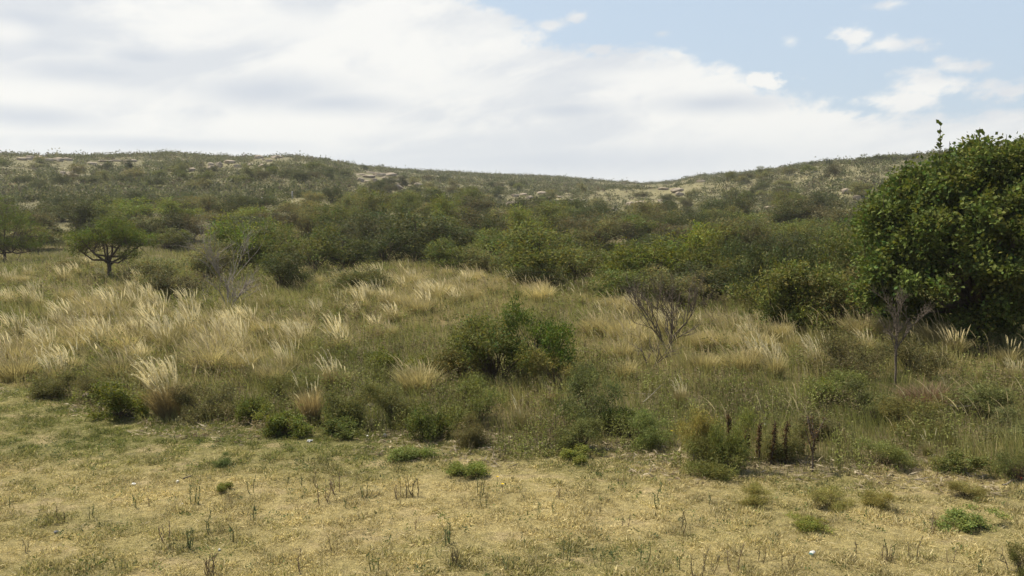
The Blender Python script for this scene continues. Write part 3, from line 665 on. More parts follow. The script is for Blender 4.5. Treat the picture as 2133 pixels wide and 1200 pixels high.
# columnar cacti on the ridge and posts on the slope
for X, w, h, lb in [(1722, 1, 14, 'left tiny columnar cactus on the right ridge skyline'), (1728, 1, 12, 'right tiny columnar cactus on the right ridge skyline')]:
    p, mpp = hit(X, 345); hh = h * mpp; segs = []
    for dx, z0, z1 in ((0, -.3, hh), (.45, hh * .35, hh * .8)):
        segs.append([dx, 0, z0, dx, 0, z1, .16, .14]); segs.append([dx, 0, z1, dx, 0, z1 + .15, .14, .03])
    segs.append([0, 0, hh * .35, .45, 0, hh * .36, .12, .12])
    v, f = tubes(segs, 9); o = link('cactus', mk_mesh('cactus', v, f, MAT_LEAF, np.full((len(v), 3), 1.0), True), None, (.07, .085, .05)); put(o, p); tag(o, lb, 'cactus', 'cacti on the ridge')
for X, Y, h, lb in [(609, 414, 15, 'pale fence post standing in the dry grass patch on the hill'), (546, 424, 12, 'shorter pale post left of the dry grass patch')]:
    p, mpp = hit(X, Y); hh = h * mpp
    v, f = tubes([[0, 0, -.3, 0, 0, hh, .09, .085], [0, 0, hh, 0, 0, hh + .03, .085, .02]], 8)
    o = link('fence_post', mk_mesh('fence_post', v, f, MAT_POST, None, True)); put(o, p); tag(o, lb, 'post', 'posts on the hill')

# ------------------------------------------------------------------ the small spreading trees
def acacia(X, base, top, wpx, seed, label, lobes, col, fork):
    p, mpp = hit(X, base); h = (base - top) * mpp; w = wpx * mpp
    r_ = np.random.default_rng(seed); o = empty('spreading_tree'); put(o, (p[0], p[1], p[2] - .05))
    segs = []; tips = []
    trunk_top = np.array([-.02, 0, h * fork])
    t0 = [[0, 0, -.1, .02, 0, h * fork * .5, .10, .075], [.02, 0, h * fork * .5, *trunk_top, .075, .065]]
    v, f = tubes(t0, 10); tk = link('trunk', mk_mesh('trunk', v, f, MAT_BARK, None, True), o)
    lb = [(a * w, b * w, c * h, ra * w, ra * w, rb * h) for a, b, c, ra, rb in lobes]
    for l_ in lb:
        e = np.array(l_[:3]) - np.array([0, 0, l_[5] * .2]); b = trunk_top * (r_.uniform(.55, 1)); m = b + (e - b) * .5 + np.array([0, 0, -.06 * h]) + r_.normal(size=3) * .05
        segs += [[*b, *((b + m) / 2 + r_.normal(size=3) * .03), .05, .042], ]; q = segs[-1][3:6]; segs += [[*q, *m, .042, .035], [*m, *e, .035, .02]]
        for _ in range(7): branch(segs, m + (e - m) * r_.uniform(0, 1), unit(r_.normal(size=3)) + np.array([0, 0, .4]), l_[3] * .7, .014, 2, r_, .5, (2, 3), .1, .7, 3)
    v, f = tubes(segs, 5); link('limbs', mk_mesh('limbs', v, f, MAT_BARK), tk)
    V, Fs, T, C = foliage(clumpy(lb, 70, .10 * h, .19 * h, r_, .4), 2000, 12, .07, .08, .34, .22 * h, .55, r_, .12, .4)
    link('crown', mk_mesh('crown', V, Fs, MAT_LEAF, T), o, col)
    tag(o, label, 'tree', 'small spreading trees'); return o
acacia(228, 583, 447, 185, 31, 'small flat-topped spreading tree with dark forked trunk in left grass',
       [(-.28, 0, .62, .20, .15), (-.12, .1, .78, .20, .14), (.06, 0, .86, .20, .12), (.24, -.05, .70, .18, .14), (.0, -.12, .70, .2, .12), (-.38, .05, .52, .12, .10), (.36, .1, .60, .13, .12), (.1, .2, .74, .2, .13), (-.2, -.2, .66, .17, .12), (.2, .22, .66, .15, .12), (.30, -.15, .42, .11, .08)], (.125, .15, .034), .38)
acacia(10, 545, 402, 190, 33, 'bright green tree with drooping foliage, cut by the left edge',
       [(-.1, 0, .75, .28, .2), (.18, 0, .62, .22, .2), (.3, .05, .42, .16, .18), (.0, -.2, .5, .25, .2), (-.3, .1, .6, .25, .2), (.1, .2, .5, .28, .22), (.05, 0, .84, .18, .12), (.22, -.1, .3, .18, .15), (.0, -.1, .2, .3, .2), (.32, .0, .2, .2, .16), (-.25, 0, .25, .25, .2)], (.12, .15, .03), .25)

# ------------------------------------------------------------------ the big leafy tree on the right
def big_tree():
    bx, by = 2035, 712
    p, mpp = hit(bx, by); o = empty('broadleaf_tree'); put(o, p)
    r_ = np.random.default_rng(55)
    px = [(1862, 470, 0, 72, 70), (1848, 550, -.3, 52, 52), (1900, 400, .2, 70, 52), (1965, 385, 0, 80, 55), (2035, 350, .3, 85, 62), (2110, 345, 0, 85, 60), (2180, 370, .2, 95, 75), (1830, 610, .1, 45, 45), (1870, 430, .2, 60, 50), (1990, 400, .6, 110, 70), (1945, 470, -.9, 90, 85), (2040, 460, -1.2, 100, 90),
          (2140, 470, -1.0, 110, 90), (2240, 470, 0, 110, 100), (1880, 590, -.7, 80, 75), (1970, 590, -1.3, 90, 80), (2080, 590, -1.4, 100, 80), (2190, 590, -1.0, 110, 85), (2000, 480, 1.3, 160, 130), (2130, 500, 1.5, 170, 140), (1905, 520, .9, 100, 110), (1900, 640, .2, 60, 40),
          (2260, 600, .5, 110, 90), (2050, 660, .6, 160, 40), (1940, 655, -.5, 80, 38), (2040, 315, .3, 40, 28), (2000, 325, -.2, 30, 25), (2128, 305, .1, 32, 25), (1815, 500, 0, 34, 34), (1822, 450, .3, 30, 26)]
    lb = [((X - bx) * mpp, dy, (by - Y) * mpp, rx * mpp, max(rx * mpp, .35), rz * mpp) for X, Y, dy, rx, rz in px]
    V, Fs, T, C = foliage(clumpy(lb, 420, .15, .36, r_, .3), 7400, 15, .094, .12, .68, .08, .45, r_, .12, .05, .32)
    acc = Acc(); acc.add(V, Fs, T)
    # upright sprigs breaking the outline
    segs = []
    for X, Y0, Y1, n in [(1940, 345, 270, 26), (2020, 300, 272, 12), (2122, 300, 282, 12), (1960, 318, 300, 10), (2075, 300, 286, 10), (1795, 520, 498, 8), (1862, 392, 372, 8), (1830, 420, 400, 8)]:
        a = np.array([(X - bx) * mpp, 0, (by - Y0) * mpp - .3]); b = np.array([(X - 2 - bx) * mpp, 0, (by - Y1) * mpp]); segs.append([*a, *b, .012, .004])
        t = r_.uniform(.2, 1, n); P = a + (b - a) * t[:, None] + r_.normal(size=(n, 3)) * .03
        D = r_.normal(size=(n, 3)); D[:, 2] -= .3; v, f = leaf_quads(P, D, .125 * r_.uniform(.7, 1.2, n), .7, .3, r_); acc.add(v, f, np.full((len(v), 3), 1.0))
    link('crown', acc.mesh('crown', MAT_BROAD), o, (.112, .138, .034))
    for l_ in lb[:18]:
        e = np.array(l_[:3]); b = np.array([0, 0, .7]); m = (b + e) / 2 + r_.normal(size=3) * .12; segs += [[*b, *m, .09, .05], [*m, *e, .05, .02]]
    v, f = tubes([[0, 0, -.1, .04, 0, .4, .20, .15], [.04, 0, .4, 0, 0, .9, .15, .12]], 12); tk = link('trunk', mk_mesh('trunk', v, f, MAT_BARK, None, True), o)
    v, f = tubes(segs, 7); link('limbs', mk_mesh('limbs', v, f, MAT_BARK), tk)
    tag(o, 'big dense broad-leaved tree filling the right edge with deep shade below', 'tree')
big_tree()

# ------------------------------------------------------------------ grasses
BR = np.array((.27, .215, .11)); STRAW = np.array((.57, .485, .25)); GRN = np.array((.25, .25, .09)); PLM = np.array((.82, .74, .50))
def blades(acc, n, rad, h, w, lean, wind, c0, c1, r_, hv=(.55, 1.05), k=5):
    a = r_.uniform(0, 6.283, n); q = np.sqrt(r_.uniform(0, 1, n)) * rad; B = np.stack([np.cos(a) * q, np.sin(a) * q, np.full(n, -.02)], 1)
    H = h * r_.uniform(*hv, n); ln = lean * H * r_.uniform(.1, 1, n) * (.3 + q / rad); oa = a + r_.normal(size=n) * .5
    t = np.linspace(0, 1, k)[None, :, None]
    out = np.stack([np.cos(oa), np.sin(oa), 0 * oa], 1)[:, None, :]
    C = B[:, None] + out * (ln[:, None, None] * t ** 1.7) + np.array([0, 0, 1.]) * (H[:, None, None] * (t - .18 * lean * t ** 3)) + np.array([-1., 0, 0]) * (wind * H[:, None, None] * t ** 2)
    W = w * r_.uniform(.6, 1.3, n)[:, None] * np.array([1, .95, .8, .55, .08] if k == 5 else [1, .6, .1])[None, :]
    sa = r_.uniform(0, 6.283, n); S = np.stack([np.cos(sa), np.sin(sa), 0 * sa], 1)
    V, Fs = ribbons(C, W, S)
    tt = np.repeat(np.tile(np.linspace(0, 1, k), n), 2); cv = np.repeat(r_.uniform(.7, 1.3, n), 2 * k)
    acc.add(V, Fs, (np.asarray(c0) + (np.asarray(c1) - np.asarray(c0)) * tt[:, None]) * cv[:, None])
def plumes(acc, stem_acc, n, rad, h, wind, r_, length=.30, width=.011, col=PLM, lean=.25, base=None):
    a = r_.uniform(0, 6.283, n); q = np.sqrt(r_.uniform(0, 1, n)) * rad; B = np.stack([np.cos(a) * q, np.sin(a) * q, 0 * a], 1) if base is None else base
    H = h * r_.uniform(.6, 1.1, n); ln = lean * H * r_.uniform(.1, 1, n)
    out = np.stack([np.cos(a), np.sin(a), 0 * a], 1)
    def cen(t): # t (m,)
        t = np.asarray(t)[None, :, None]
        return B[:, None] + out[:, None] * ln[:, None, None] * t ** 1.5 + np.array([0, 0, 1.]) * H[:, None, None] * (t - .10 * t ** 5) + np.array([-1., 0, 0]) * (wv[:, None, None] * H[:, None, None] * (.45 * t ** 2 + .55 * t ** 4))
    wv = wind * r_.uniform(.5, 1.3, n)
    f0 = 1 - length / h
    sa = r_.uniform(0, 6.283, n); S1 = np.stack([np.cos(sa), np.sin(sa), 0 * sa], 1); S2 = np.stack([-np.sin(sa), np.cos(sa), 0 * sa], 1)
    ts = np.linspace(0, f0 + .04, 5); V, Fs = ribbons(cen(ts), np.full((n, 5), .0022), S1)
    stem_acc.add(V, Fs, STRAW * .8)
    tp = np.linspace(f0, 1, 8); prof = np.array([.15, .55, .9, 1, .9, .7, .45, .06]) * width
    for S in (S1, S2):
        V, Fs = ribbons(cen(tp), prof[None, :] * r_.uniform(.7, 1.3, n)[:, None], S)
        acc.add(V, Fs, np.asarray(col) * np.repeat(r_.uniform(.8, 1.1, n), 16)[:, None])
    # spikelets
    tq = np.linspace(f0 + .03, .99, 14); Cq = cen(tq); m = 14; P = Cq.reshape(-1, 3); Dn = np.gradient(Cq, axis=1).reshape(-1, 3); Dn = unit(Dn) + r_.normal(size=Dn.shape) * .38
    V, Fs = leaf_quads(P, Dn, width * 3.6 * r_.uniform(.6, 1.2, len(P)), .22, r=r_); acc.add(V, Fs, np.asarray(col) * 1.0)
TUS = {}
def tussock_proto(key, seed, nb, rad, h, bw, lean, wind, c0, c1, npl, ph, plen, pw, pcol=PLM):
    r_ = np.random.default_rng(seed); ab = Acc(); blades(ab, nb, rad, h, bw, lean, wind * .5, c0, c1, r_)
    pm = None
    if npl:
        ap = Acc(); plumes(ap, ab, npl, rad * .9, ph, wind, r_, plen, pw, pcol)
        pm = ap.mesh('plumes', MAT_PLUME)
    TUS[key] = (max(h, ph if npl else 0), ab.mesh('blades', MAT_GRASS), pm)
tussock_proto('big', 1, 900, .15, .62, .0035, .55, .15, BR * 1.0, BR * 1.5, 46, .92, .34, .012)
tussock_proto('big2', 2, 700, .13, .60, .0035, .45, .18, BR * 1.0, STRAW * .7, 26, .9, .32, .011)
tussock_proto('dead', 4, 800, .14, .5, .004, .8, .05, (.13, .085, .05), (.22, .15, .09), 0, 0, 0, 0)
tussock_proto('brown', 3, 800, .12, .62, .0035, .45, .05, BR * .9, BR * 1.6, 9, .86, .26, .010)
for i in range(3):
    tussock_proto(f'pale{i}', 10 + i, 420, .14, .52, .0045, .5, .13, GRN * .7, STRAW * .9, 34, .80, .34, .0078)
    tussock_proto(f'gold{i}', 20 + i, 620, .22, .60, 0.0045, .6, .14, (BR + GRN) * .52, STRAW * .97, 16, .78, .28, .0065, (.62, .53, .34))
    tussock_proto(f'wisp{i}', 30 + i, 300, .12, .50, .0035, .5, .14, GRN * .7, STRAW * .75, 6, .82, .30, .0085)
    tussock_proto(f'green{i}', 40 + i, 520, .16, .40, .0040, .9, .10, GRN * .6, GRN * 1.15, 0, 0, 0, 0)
def add_tuss(X, Y, hpx, key, label=None, ws=1.0, color=(1, 1, 1), p=None):
    if p is None: p, mpp = hit(X, Y)
    else: mpp = p[1] / F
    h0, bmsh, pm = TUS[key]; s_ = hpx * mpp / h0
    o = empty('grass_tussock'); link('blades', bmsh, o, color)
    if pm: link('plumes', pm, o, (1, 1, 1))
    put(o, p, (s_ * ws, s_ * ws, s_), random.uniform(-.8, .8), random.uniform(-.12, .08))
    if label: tag(o, label, 'tussock', 'tall grass tussocks')
    return o
for X, Y, h, k, lb, ws in [
    (352, 872, 138, 'big', 'large feather grass tussock with brown base beside low green bush', 1.0), (652, 882, 116, 'brown', 'narrow brown tussock with few curled plumes at lawn edge', .9), (692, 818, 96, 'big2', 'tussock with upright white plumes behind the narrow brown tussock', .9),
    (1084, 893, 84, 'wisp0', 'small green tussock with three white plumes below the centre bush', .9), (1147, 845, 52, 'brown', 'short brown tussock right of the dead twigs', .8), (1418, 850, 68, 'big2', 'tussock with bright silky plumes right of the grey-green mound', .9), (36, 792, 74, 'gold0', 'wide yellow tussock at the left edge of the lawn', 1.4),
    (1578, 772, 82, 'big2', 'tan tussock with arched plumes in front of the thicket edge', 1.1), (1706, 778, 90, 'pale1', 'arched pale-plumed tussock right of the tan one', 1.1), (1560, 700, 52, 'pale2', 'pale plumes right at the thicket foot', 1.2), (1590, 692, 48, 'pale0', 'plumed tussock against the dark thicket', 1.1), (1650, 700, 42, 'wisp1', 'thin tussock at the foot of the green thicket', 1),
    (1672, 700, 38, 'wisp2', 'tiny tussock between thicket and big tree', 1), (1925, 785, 50, 'pale1', 'plumed tussock right of the slim leafless tree', 1), (1955, 765, 42, 'wisp0', 'short plumed tussock in front of the tree shade', 1), (2085, 722, 55, 'wisp1', 'plumes leaning out of the deep tree shade', 1.1), (2112, 800, 60, 'pale2', 'plumed tussock near the right edge', 1.2), (2045, 790, 36, 'wisp2', 'low pale tussock below the tree shade', 1.2),
    (2128, 745, 40, 'wisp2', 'plumed tussock cut by the right edge', 1.1), (1932, 950, 58, 'wisp1', 'small yellowish tussock among low bushes on the right', 1), (1500, 905, 46, 'wisp0', 'two white plumes in the blue-green subshrubs', .8), (400, 690, 72, 'pale0', 'bright plumed tussock left of the leafless shrub foot', 1.2), (485, 705, 70, 'pale1', 'plumed tussock below the lower leafless shrub', 1.1), (612, 668, 50, 'wisp2', 'arching plumed tussock in the left grass', 1.1),
    (208, 678, 42, 'pale2', 'very bright white-gold plumed tussock in the left grass', 1.1), (238, 665, 76, 'pale0', 'tall bright tussock below the spreading tree', 1.3), (262, 712, 46, 'pale1', 'short bright tussock in a cluster in left grass', 1.3), (122, 690, 52, 'pale2', 'narrow bright tussock left of the bright cluster', 1.1), (340, 708, 56, 'pale0', 'broad pale tussock between two bright clusters', 1.4), (450, 730, 62, 'gold1', 'tall golden tussock behind the large feather grass', 1.4),
    (478, 770, 52, 'gold2', 'golden tussock right behind the large feather grass', 1.3), (560, 700, 50, 'gold0', 'golden tussock with short plumes in mid-left grass', 1.4), (600, 705, 44, 'pale1', 'pale tussock right of the golden mid-left one', 1.2), (20, 640, 44, 'pale1', 'pale tussock at left edge below the bright tree', 1.2), (62, 735, 60, 'gold1', 'golden tussock above the wide yellow one', 1.3), (752, 650, 58, 'pale2', 'leaning plumed tussock at left of the golden bank', 1.2),
    (1125, 600, 28, 'pale0', 'bright white plumes against dark shrubs right of centre', 1.2), (520, 760, 50, 'gold0', 'straw tussock at right of the golden pair', 1.2), (1290, 760, 84, 'gold1', 'brown-gold tussock right of the centre bush', 1.1), (1240, 700, 66, 'gold2', 'tall golden tussock just right of the centre bush top', 1.2), (1300, 790, 60, 'gold0', 'golden tussock below the brown leafless shrub', 1.2), (1465, 775, 62, 'gold1', 'golden tussock right of the leafless shrub stem', 1.2),
    (1390, 700, 60, 'pale0', 'pale matted tussock behind the brown leafless shrub', 1.5), (1465, 730, 56, 'gold2', 'straw tussock before the dark thicket corner', 1.2), (1535, 740, 60, 'gold1', 'leaning golden tussock left of the tan one', 1.1), (860, 600, 50, 'gold0', 'golden plumes along the top of the grass bank', 1.5), (790, 590, 46, 'pale1', 'pale plumes at upper left of the golden bank', 1.3), (985, 590, 44, 'gold2', 'plumed tussock against the dark shrubs at centre', 1.3),
    (2010, 830, 30, 'wisp0', 'faint dry tussock on the right among grey bushes', 1.2), (1620, 740, 50, 'wisp1', 'thin plumed tussock between tan and arched ones', 1.1)]:
    add_tuss(X, Y, h, k, lb, ws)
def zoneG(X, Y):
    if Y < 640: band = 'in the far grass'
    elif Y < 740: band = 'in the middle grass'
    else: band = 'in the near rough grass'
    side = 'at the left' if X < 330 else 'below the grey leafless shrubs' if X < 620 else 'left of the centre bush' if X < 950 else 'by the centre bush' if X < 1250 else 'by the brown leafless shrub' if X < 1500 else 'before the right thicket' if X < 1790 else 'before the big tree'
    return band + ' ' + side
tus = []; tries = 0
while len(tus) < 235 and tries < 20000:
    tries += 1
    X = random.uniform(-60, 2190); Y = random.uniform(560, 830)
    if X > 560 and Y < 575: continue
    if X > 1250 and Y < 640: continue
    if X > 1500 and Y < 700: continue
    p, mpp = hit(X, Y)
    if rough_amount(p[0], p[1]) < .5: continue
    d = float(dryness(p[0], p[1]))
    if (abs(X - 1392) < 60 and 690 < Y < 800) or (abs(X - 1858) < 55 and 720 < Y < 860) or (abs(X - 470) < 50 and 590 < Y < 680): continue
    if ((X - 1060) / 230) ** 2 + ((Y - 740) / 110) ** 2 < 1: continue
    if random.random() > (d ** 1.8 + .02) * (.35 if Y > 745 and X > 330 else 1): continue
    if Y > 740 and X > 1500 and random.random() < .6: continue
    if any((p[0] - q[0]) ** 2 + (p[1] - q[1]) ** 2 < (.28 + .004 * p[1] ** 1.1) ** 2 for q in tus): continue
    tus.append(p)
    u = random.random(); i = random.randrange(3)
    if 640 < X < 1250 and Y < 700 or 1200 < X < 1500: k = 'gold' if u < .45 else 'pale' if u < .75 else 'wisp'
    else: k = 'pale' if u < .35 else 'gold' if u < .7 else 'wisp'
    dn = {'pale': 'pale plumed tussock', 'gold': 'golden brown tussock', 'wisp': 'thin greenish tussock'}[k]
    hh = random.uniform(.5, .82)
    o = add_tuss(X, Y, hh / mpp, f'{k}{i}', None, random.uniform(1.0, 1.5), (random.uniform(.85, 1.15),) * 3, p)
    tag_zone(o, X, dn, zoneG(X, Y), 'tussock', 'tall grass tussocks')

# undergrowth: one mass of grass and one of leafy herbs
def scatter(n, d0, d1, r_, pw=1.0, u1=.74):
    u = r_.uniform(-u1, u1, n); d = (r_.uniform(0, 1, n) * (d1 ** (1 / pw) - d0 ** (1 / pw)) + d0 ** (1 / pw)) ** pw
    return u * d, d
def rough_grass():
    r_ = np.random.default_rng(71); acc = Acc()
    x, y = scatter(330000, 9.0, 62, r_, 1.6); ra = rough_amount(x, y); clump = fbm(x / .35, y / .35, 91, 3)
    k = (ra > 0) & (r_.uniform(0, 1, len(x)) < sstep(.32, .62, clump) + .25); x = x[k]; y = y[k]; ra = ra[k]; clump = clump[k]
    n = len(x); z = height(x, y); d = dryness(x, y); far = y / 12
    H = (.13 + .38 * sstep(.3, .75, clump) * (.45 + .55 * d)) * r_.uniform(.5, 1.2, n) * np.clip(ra * .9 + .35, .3, 1)
    W = .0038 * np.clip(far, 1, 3.6) ** .85 * r_.uniform(.6, 1.3, n)
    t = np.array([0, .5, 1.])[None, :, None]; a = r_.uniform(0, 6.283, n); out = np.stack([np.cos(a), np.sin(a), 0 * a], 1)
    B = np.stack([x, y, z - .01], 1)
    C = B[:, None] + out[:, None] * (H * .45 * r_.uniform(.1, 1, n))[:, None, None] * t ** 1.6 + np.array([0, 0, 1.]) * H[:, None, None] * t + np.array([-1., 0, 0]) * (H * .2)[:, None, None] * t ** 2
    sa = r_.uniform(0, 6.283, n); S = np.stack([np.cos(sa), np.sin(sa), 0 * sa], 1)
    V, Fs = ribbons(C, W[:, None] * np.array([1, .8, .12]), S)
    pick = np.clip(d + r_.normal(size=n) * .22, 0, 1)
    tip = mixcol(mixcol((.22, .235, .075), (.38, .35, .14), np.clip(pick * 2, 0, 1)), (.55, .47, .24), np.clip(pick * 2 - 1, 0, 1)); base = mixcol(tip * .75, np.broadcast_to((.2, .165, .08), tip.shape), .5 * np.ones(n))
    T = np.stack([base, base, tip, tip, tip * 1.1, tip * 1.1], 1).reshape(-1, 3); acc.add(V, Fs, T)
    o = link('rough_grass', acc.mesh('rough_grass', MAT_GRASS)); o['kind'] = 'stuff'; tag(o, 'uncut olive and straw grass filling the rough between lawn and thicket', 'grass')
rough_grass()
def loose_plumes():
    r_ = np.random.default_rng(75); x, y = scatter(60000, 10, 45, r_, 1.5); d = dryness(x, y); cl = fbm(x / 1.2, y / 1.2, 33, 3); X, Y = to_px(x, y, 0 * x)
    k = (rough_amount(x, y) > .6) & (r_.uniform(0, 1, len(x)) < (d ** 2) * sstep(.4, .62, cl) * .55) & ~((X > 900) & (X < 1230) & (Y > 640)); x = x[k]; y = y[k]; n = len(x)
    a = Acc(); plumes(a, a, n, .1, .78, .24, r_, .30, .0055, (.66, .57, .35), .4, np.stack([x, y, height(x, y)], 1))
    o = link('seed_grass', a.mesh('seed_grass', MAT_PLUME)); o['kind'] = 'stuff'; tag(o, 'loose golden seed heads of tall grass across the dry bank', 'grass')
loose_plumes()
def herbs():
    """leafy weeds of the rough"""
    r_ = np.random.default_rng(72); acc = Acc()
    x, y = scatter(60000, 9.0, 42, r_, 1.7); ra = rough_amount(x, y); cl = fbm(x / .8, y / .8, 95, 3); d = dryness(x, y)
    X, Y = to_px(x, y, 0 * x)
    k = (ra > -.05) & (r_.uniform(0, 1, len(x)) < sstep(.38, .6, cl) * (1.1 - d)) & ~((X > 1560) & (X < 1730) & (Y > 925)); x = x[k]; y = y[k]; ra = ra[k]; cl = cl[k]; n = len(x); z = height(x, y)
    H = (.10 + .38 * sstep(.35, .75, cl)) * r_.uniform(.6, 1.2, n) * np.clip(ra + .4, .35, 1)
    m = 15; ci = np.repeat(np.arange(n), m); t = r_.uniform(.1, 1, n * m); a = r_.uniform(0, 6.283, n); ln = r_.uniform(0, .35, n) * H
    P = np.stack([x[ci] + np.cos(a)[ci] * ln[ci] * t, y[ci] + np.sin(a)[ci] * ln[ci] * t, z[ci] + H[ci] * t], 1) + r_.normal(size=(n * m, 3)) * .018
    D = r_.normal(size=(n * m, 3)); D[:, 2] = D[:, 2] * .6 + .4
    V, Fs = leaf_quads(P, D, .034 * np.clip(y[ci] / 12, 1, 3) ** .8 * r_.uniform(.5, 1.3, n * m), .42, r=r_)
    pal = np.array([(.18, .195, .06), (.215, .225, .07), (.22, .205, .10), (.225, .24, .075), (.22, .18, .10)]); pi = (fbm(x / 1.1, y / 1.1, 97, 2) * 9 + r_.uniform(0, 1.2, n)).astype(int) % 5
    T = np.repeat((pal[pi] * r_.uniform(.8, 1.2, (n, 1)))[ci] * r_.uniform(.8, 1.2, (n * m, 1)), 4, 0); acc.add(V, Fs, T)
    seg = np.stack([x, y, z - .01, x + np.cos(a) * ln, y + np.sin(a) * ln, z + H, np.full(n, .0022), np.full(n, .0012)], 1); v, f = tubes(seg, 3); acc.add(v, f, (.15, .13, .06))
    o = link('leafy_weeds', acc.mesh('leafy_weeds', MAT_LEAF)); o['kind'] = 'stuff'; tag(o, 'low leafy green weeds growing through the rough grass', 'weeds')
herbs()
def lawn():
    r_ = np.random.default_rng(73); acc = Acc()
    x, y = scatter(800000, 5.8, 14.6, r_, 1.3, .68); ra = rough_amount(x, y); k = ra < .35; x = x[k]; y = y[k]; n = len(x)
    cl = fbm(x / .16, y / .16, 101, 3); bare = sstep(.60, .72, fbm(x / .5, y / .25, 61, 4)); k = r_.uniform(0, 1, n) < (sstep(.25, .5, cl) * .45 + .5) * (1 - .5 * bare); x = x[k]; y = y[k]; cl = cl[k]; n = len(x)
    z = height(x, y); d = lawn_dry(x, y); H = (.018 + .035 * sstep(.35, .8, cl)) * r_.uniform(.5, 1.3, n)
    flat = r_.uniform(0, 1, n) < .45
    D = r_.normal(size=(n, 3)) * np.where(flat, 1.6, .55)[:, None]; D[:, 2] = np.where(flat, .12 + .1 * np.abs(D[:, 2]), 1)
    V, Fs = leaf_quads(np.stack([x, y, z + .001], 1), D, np.where(flat, H * 1.7, H * 1.1), np.where(flat, .10, .16)[:, None], r=r_)
    pick = np.clip(d + .1 + r_.normal(size=n) * .27, 0, 1)
    c = mixcol(mixcol((.17, .195, .06), (.32, .29, .12), np.clip(pick * 2, 0, 1)), (.61, .52, .285), np.clip(pick * 2 - 1, 0, 1)); c = c * r_.uniform(.6, 1.3, (n, 1))
    acc.add(V, Fs, np.repeat(c, 4, 0))
    o = link('lawn_grass', acc.mesh('lawn_grass', MAT_GRASS)); o['kind'] = 'stuff'; tag(o, 'short dry mown grass with green patches covering the foreground', 'grass')
    # long bleached blades lying on the turf
    acc = Acc(); x, y = scatter(14000, 5.8, 14, r_, 1.3); k = rough_amount(x, y) < 0; x = x[k]; y = y[k]; n = len(x); D = r_.normal(size=(n, 3)); D[:, 2] = np.abs(D[:, 2]) * .22 + .05
    V, Fs = leaf_quads(np.stack([x, y, height(x, y) + .006], 1), D, r_.uniform(.04, .11, n), .05, r=r_); acc.add(V, Fs, np.repeat(mixcol((.42, .34, .19), (.60, .52, .33), r_.uniform(0, 1, n)), 4, 0))
    o = link('bleached_straw', acc.mesh('bleached_straw', MAT_GRASS)); o['kind'] = 'stuff'; tag(o, 'bleached straw blades scattered over the dry lawn', 'straw')
    # small herb rosettes
    acc = Acc(); x, y = scatter(5200, 5.8, 14.0, r_, 1.3); cl = fbm(x / .55, y / .4, 105, 3); ra = rough_amount(x, y); k = (ra < .1) & (r_.uniform(0, 1, len(x)) < sstep(.45, .65, cl) * (1.15 - lawn_dry(x, y)) + .03); x = x[k]; y = y[k]; n = len(x); z = height(x, y)
    m = 12; ci = np.repeat(np.arange(n), m); sz = r_.uniform(.02, .055, n)
    P = np.stack([x[ci] + r_.normal(size=n * m) * sz[ci], y[ci] + r_.normal(size=n * m) * sz[ci], z[ci] + r_.uniform(.005, 1, n * m) * sz[ci] * 1.2], 1); D = r_.normal(size=(n * m, 3)); D[:, 2] = np.abs(D[:, 2]) * .6 + .3
    V, Fs = leaf_quads(P, D, .030 * r_.uniform(.5, 1.3, n * m), .4, r=r_); pal = np.array([(.12, .15, .05), (.15, .18, .06), (.17, .17, .07), (.11, .14, .065)]); c = pal[r_.integers(0, 4, n)][ci] * r_.uniform(.75, 1.2, (n * m, 1)); acc.add(V, Fs, np.repeat(c, 4, 0))
    o = link('lawn_herbs', acc.mesh('lawn_herbs', MAT_LEAF)); o['kind'] = 'stuff'; tag(o, 'tiny green herbs dotted through the dry foreground grass', 'herbs')
    # dead thatch and litter along the edge
    acc = Acc(); x, y = scatter(60000, 8.6, 15, r_, 1.3); ra = rough_amount(x, y); k = (np.abs(ra) < .75) & (fbm(x / .8, y / .8, 107, 3) > .53) & (r_.uniform(0, 1, len(x)) < .6); x = x[k]; y = y[k]; n = len(x); z = height(x, y); D = r_.normal(size=(n, 3)); D[:, 2] = np.abs(D[:, 2]) * .15 + .02
    V, Fs = leaf_quads(np.stack([x, y, z + r_.uniform(.003, .03, n)], 1), D, r_.uniform(.03, .14, n), r_.uniform(.05, .25, n)[:, None], r=r_); c = mixcol((.22, .17, .10), (.48, .41, .29), r_.uniform(0, 1, n)); acc.add(V, Fs, np.repeat(c, 4, 0))
    o = link('plant_litter', acc.mesh('plant_litter', MAT_GRASS)); o['kind'] = 'stuff'; tag(o, 'dead straw and leaf litter lying along the edge of the lawn', 'litter')
lawn()

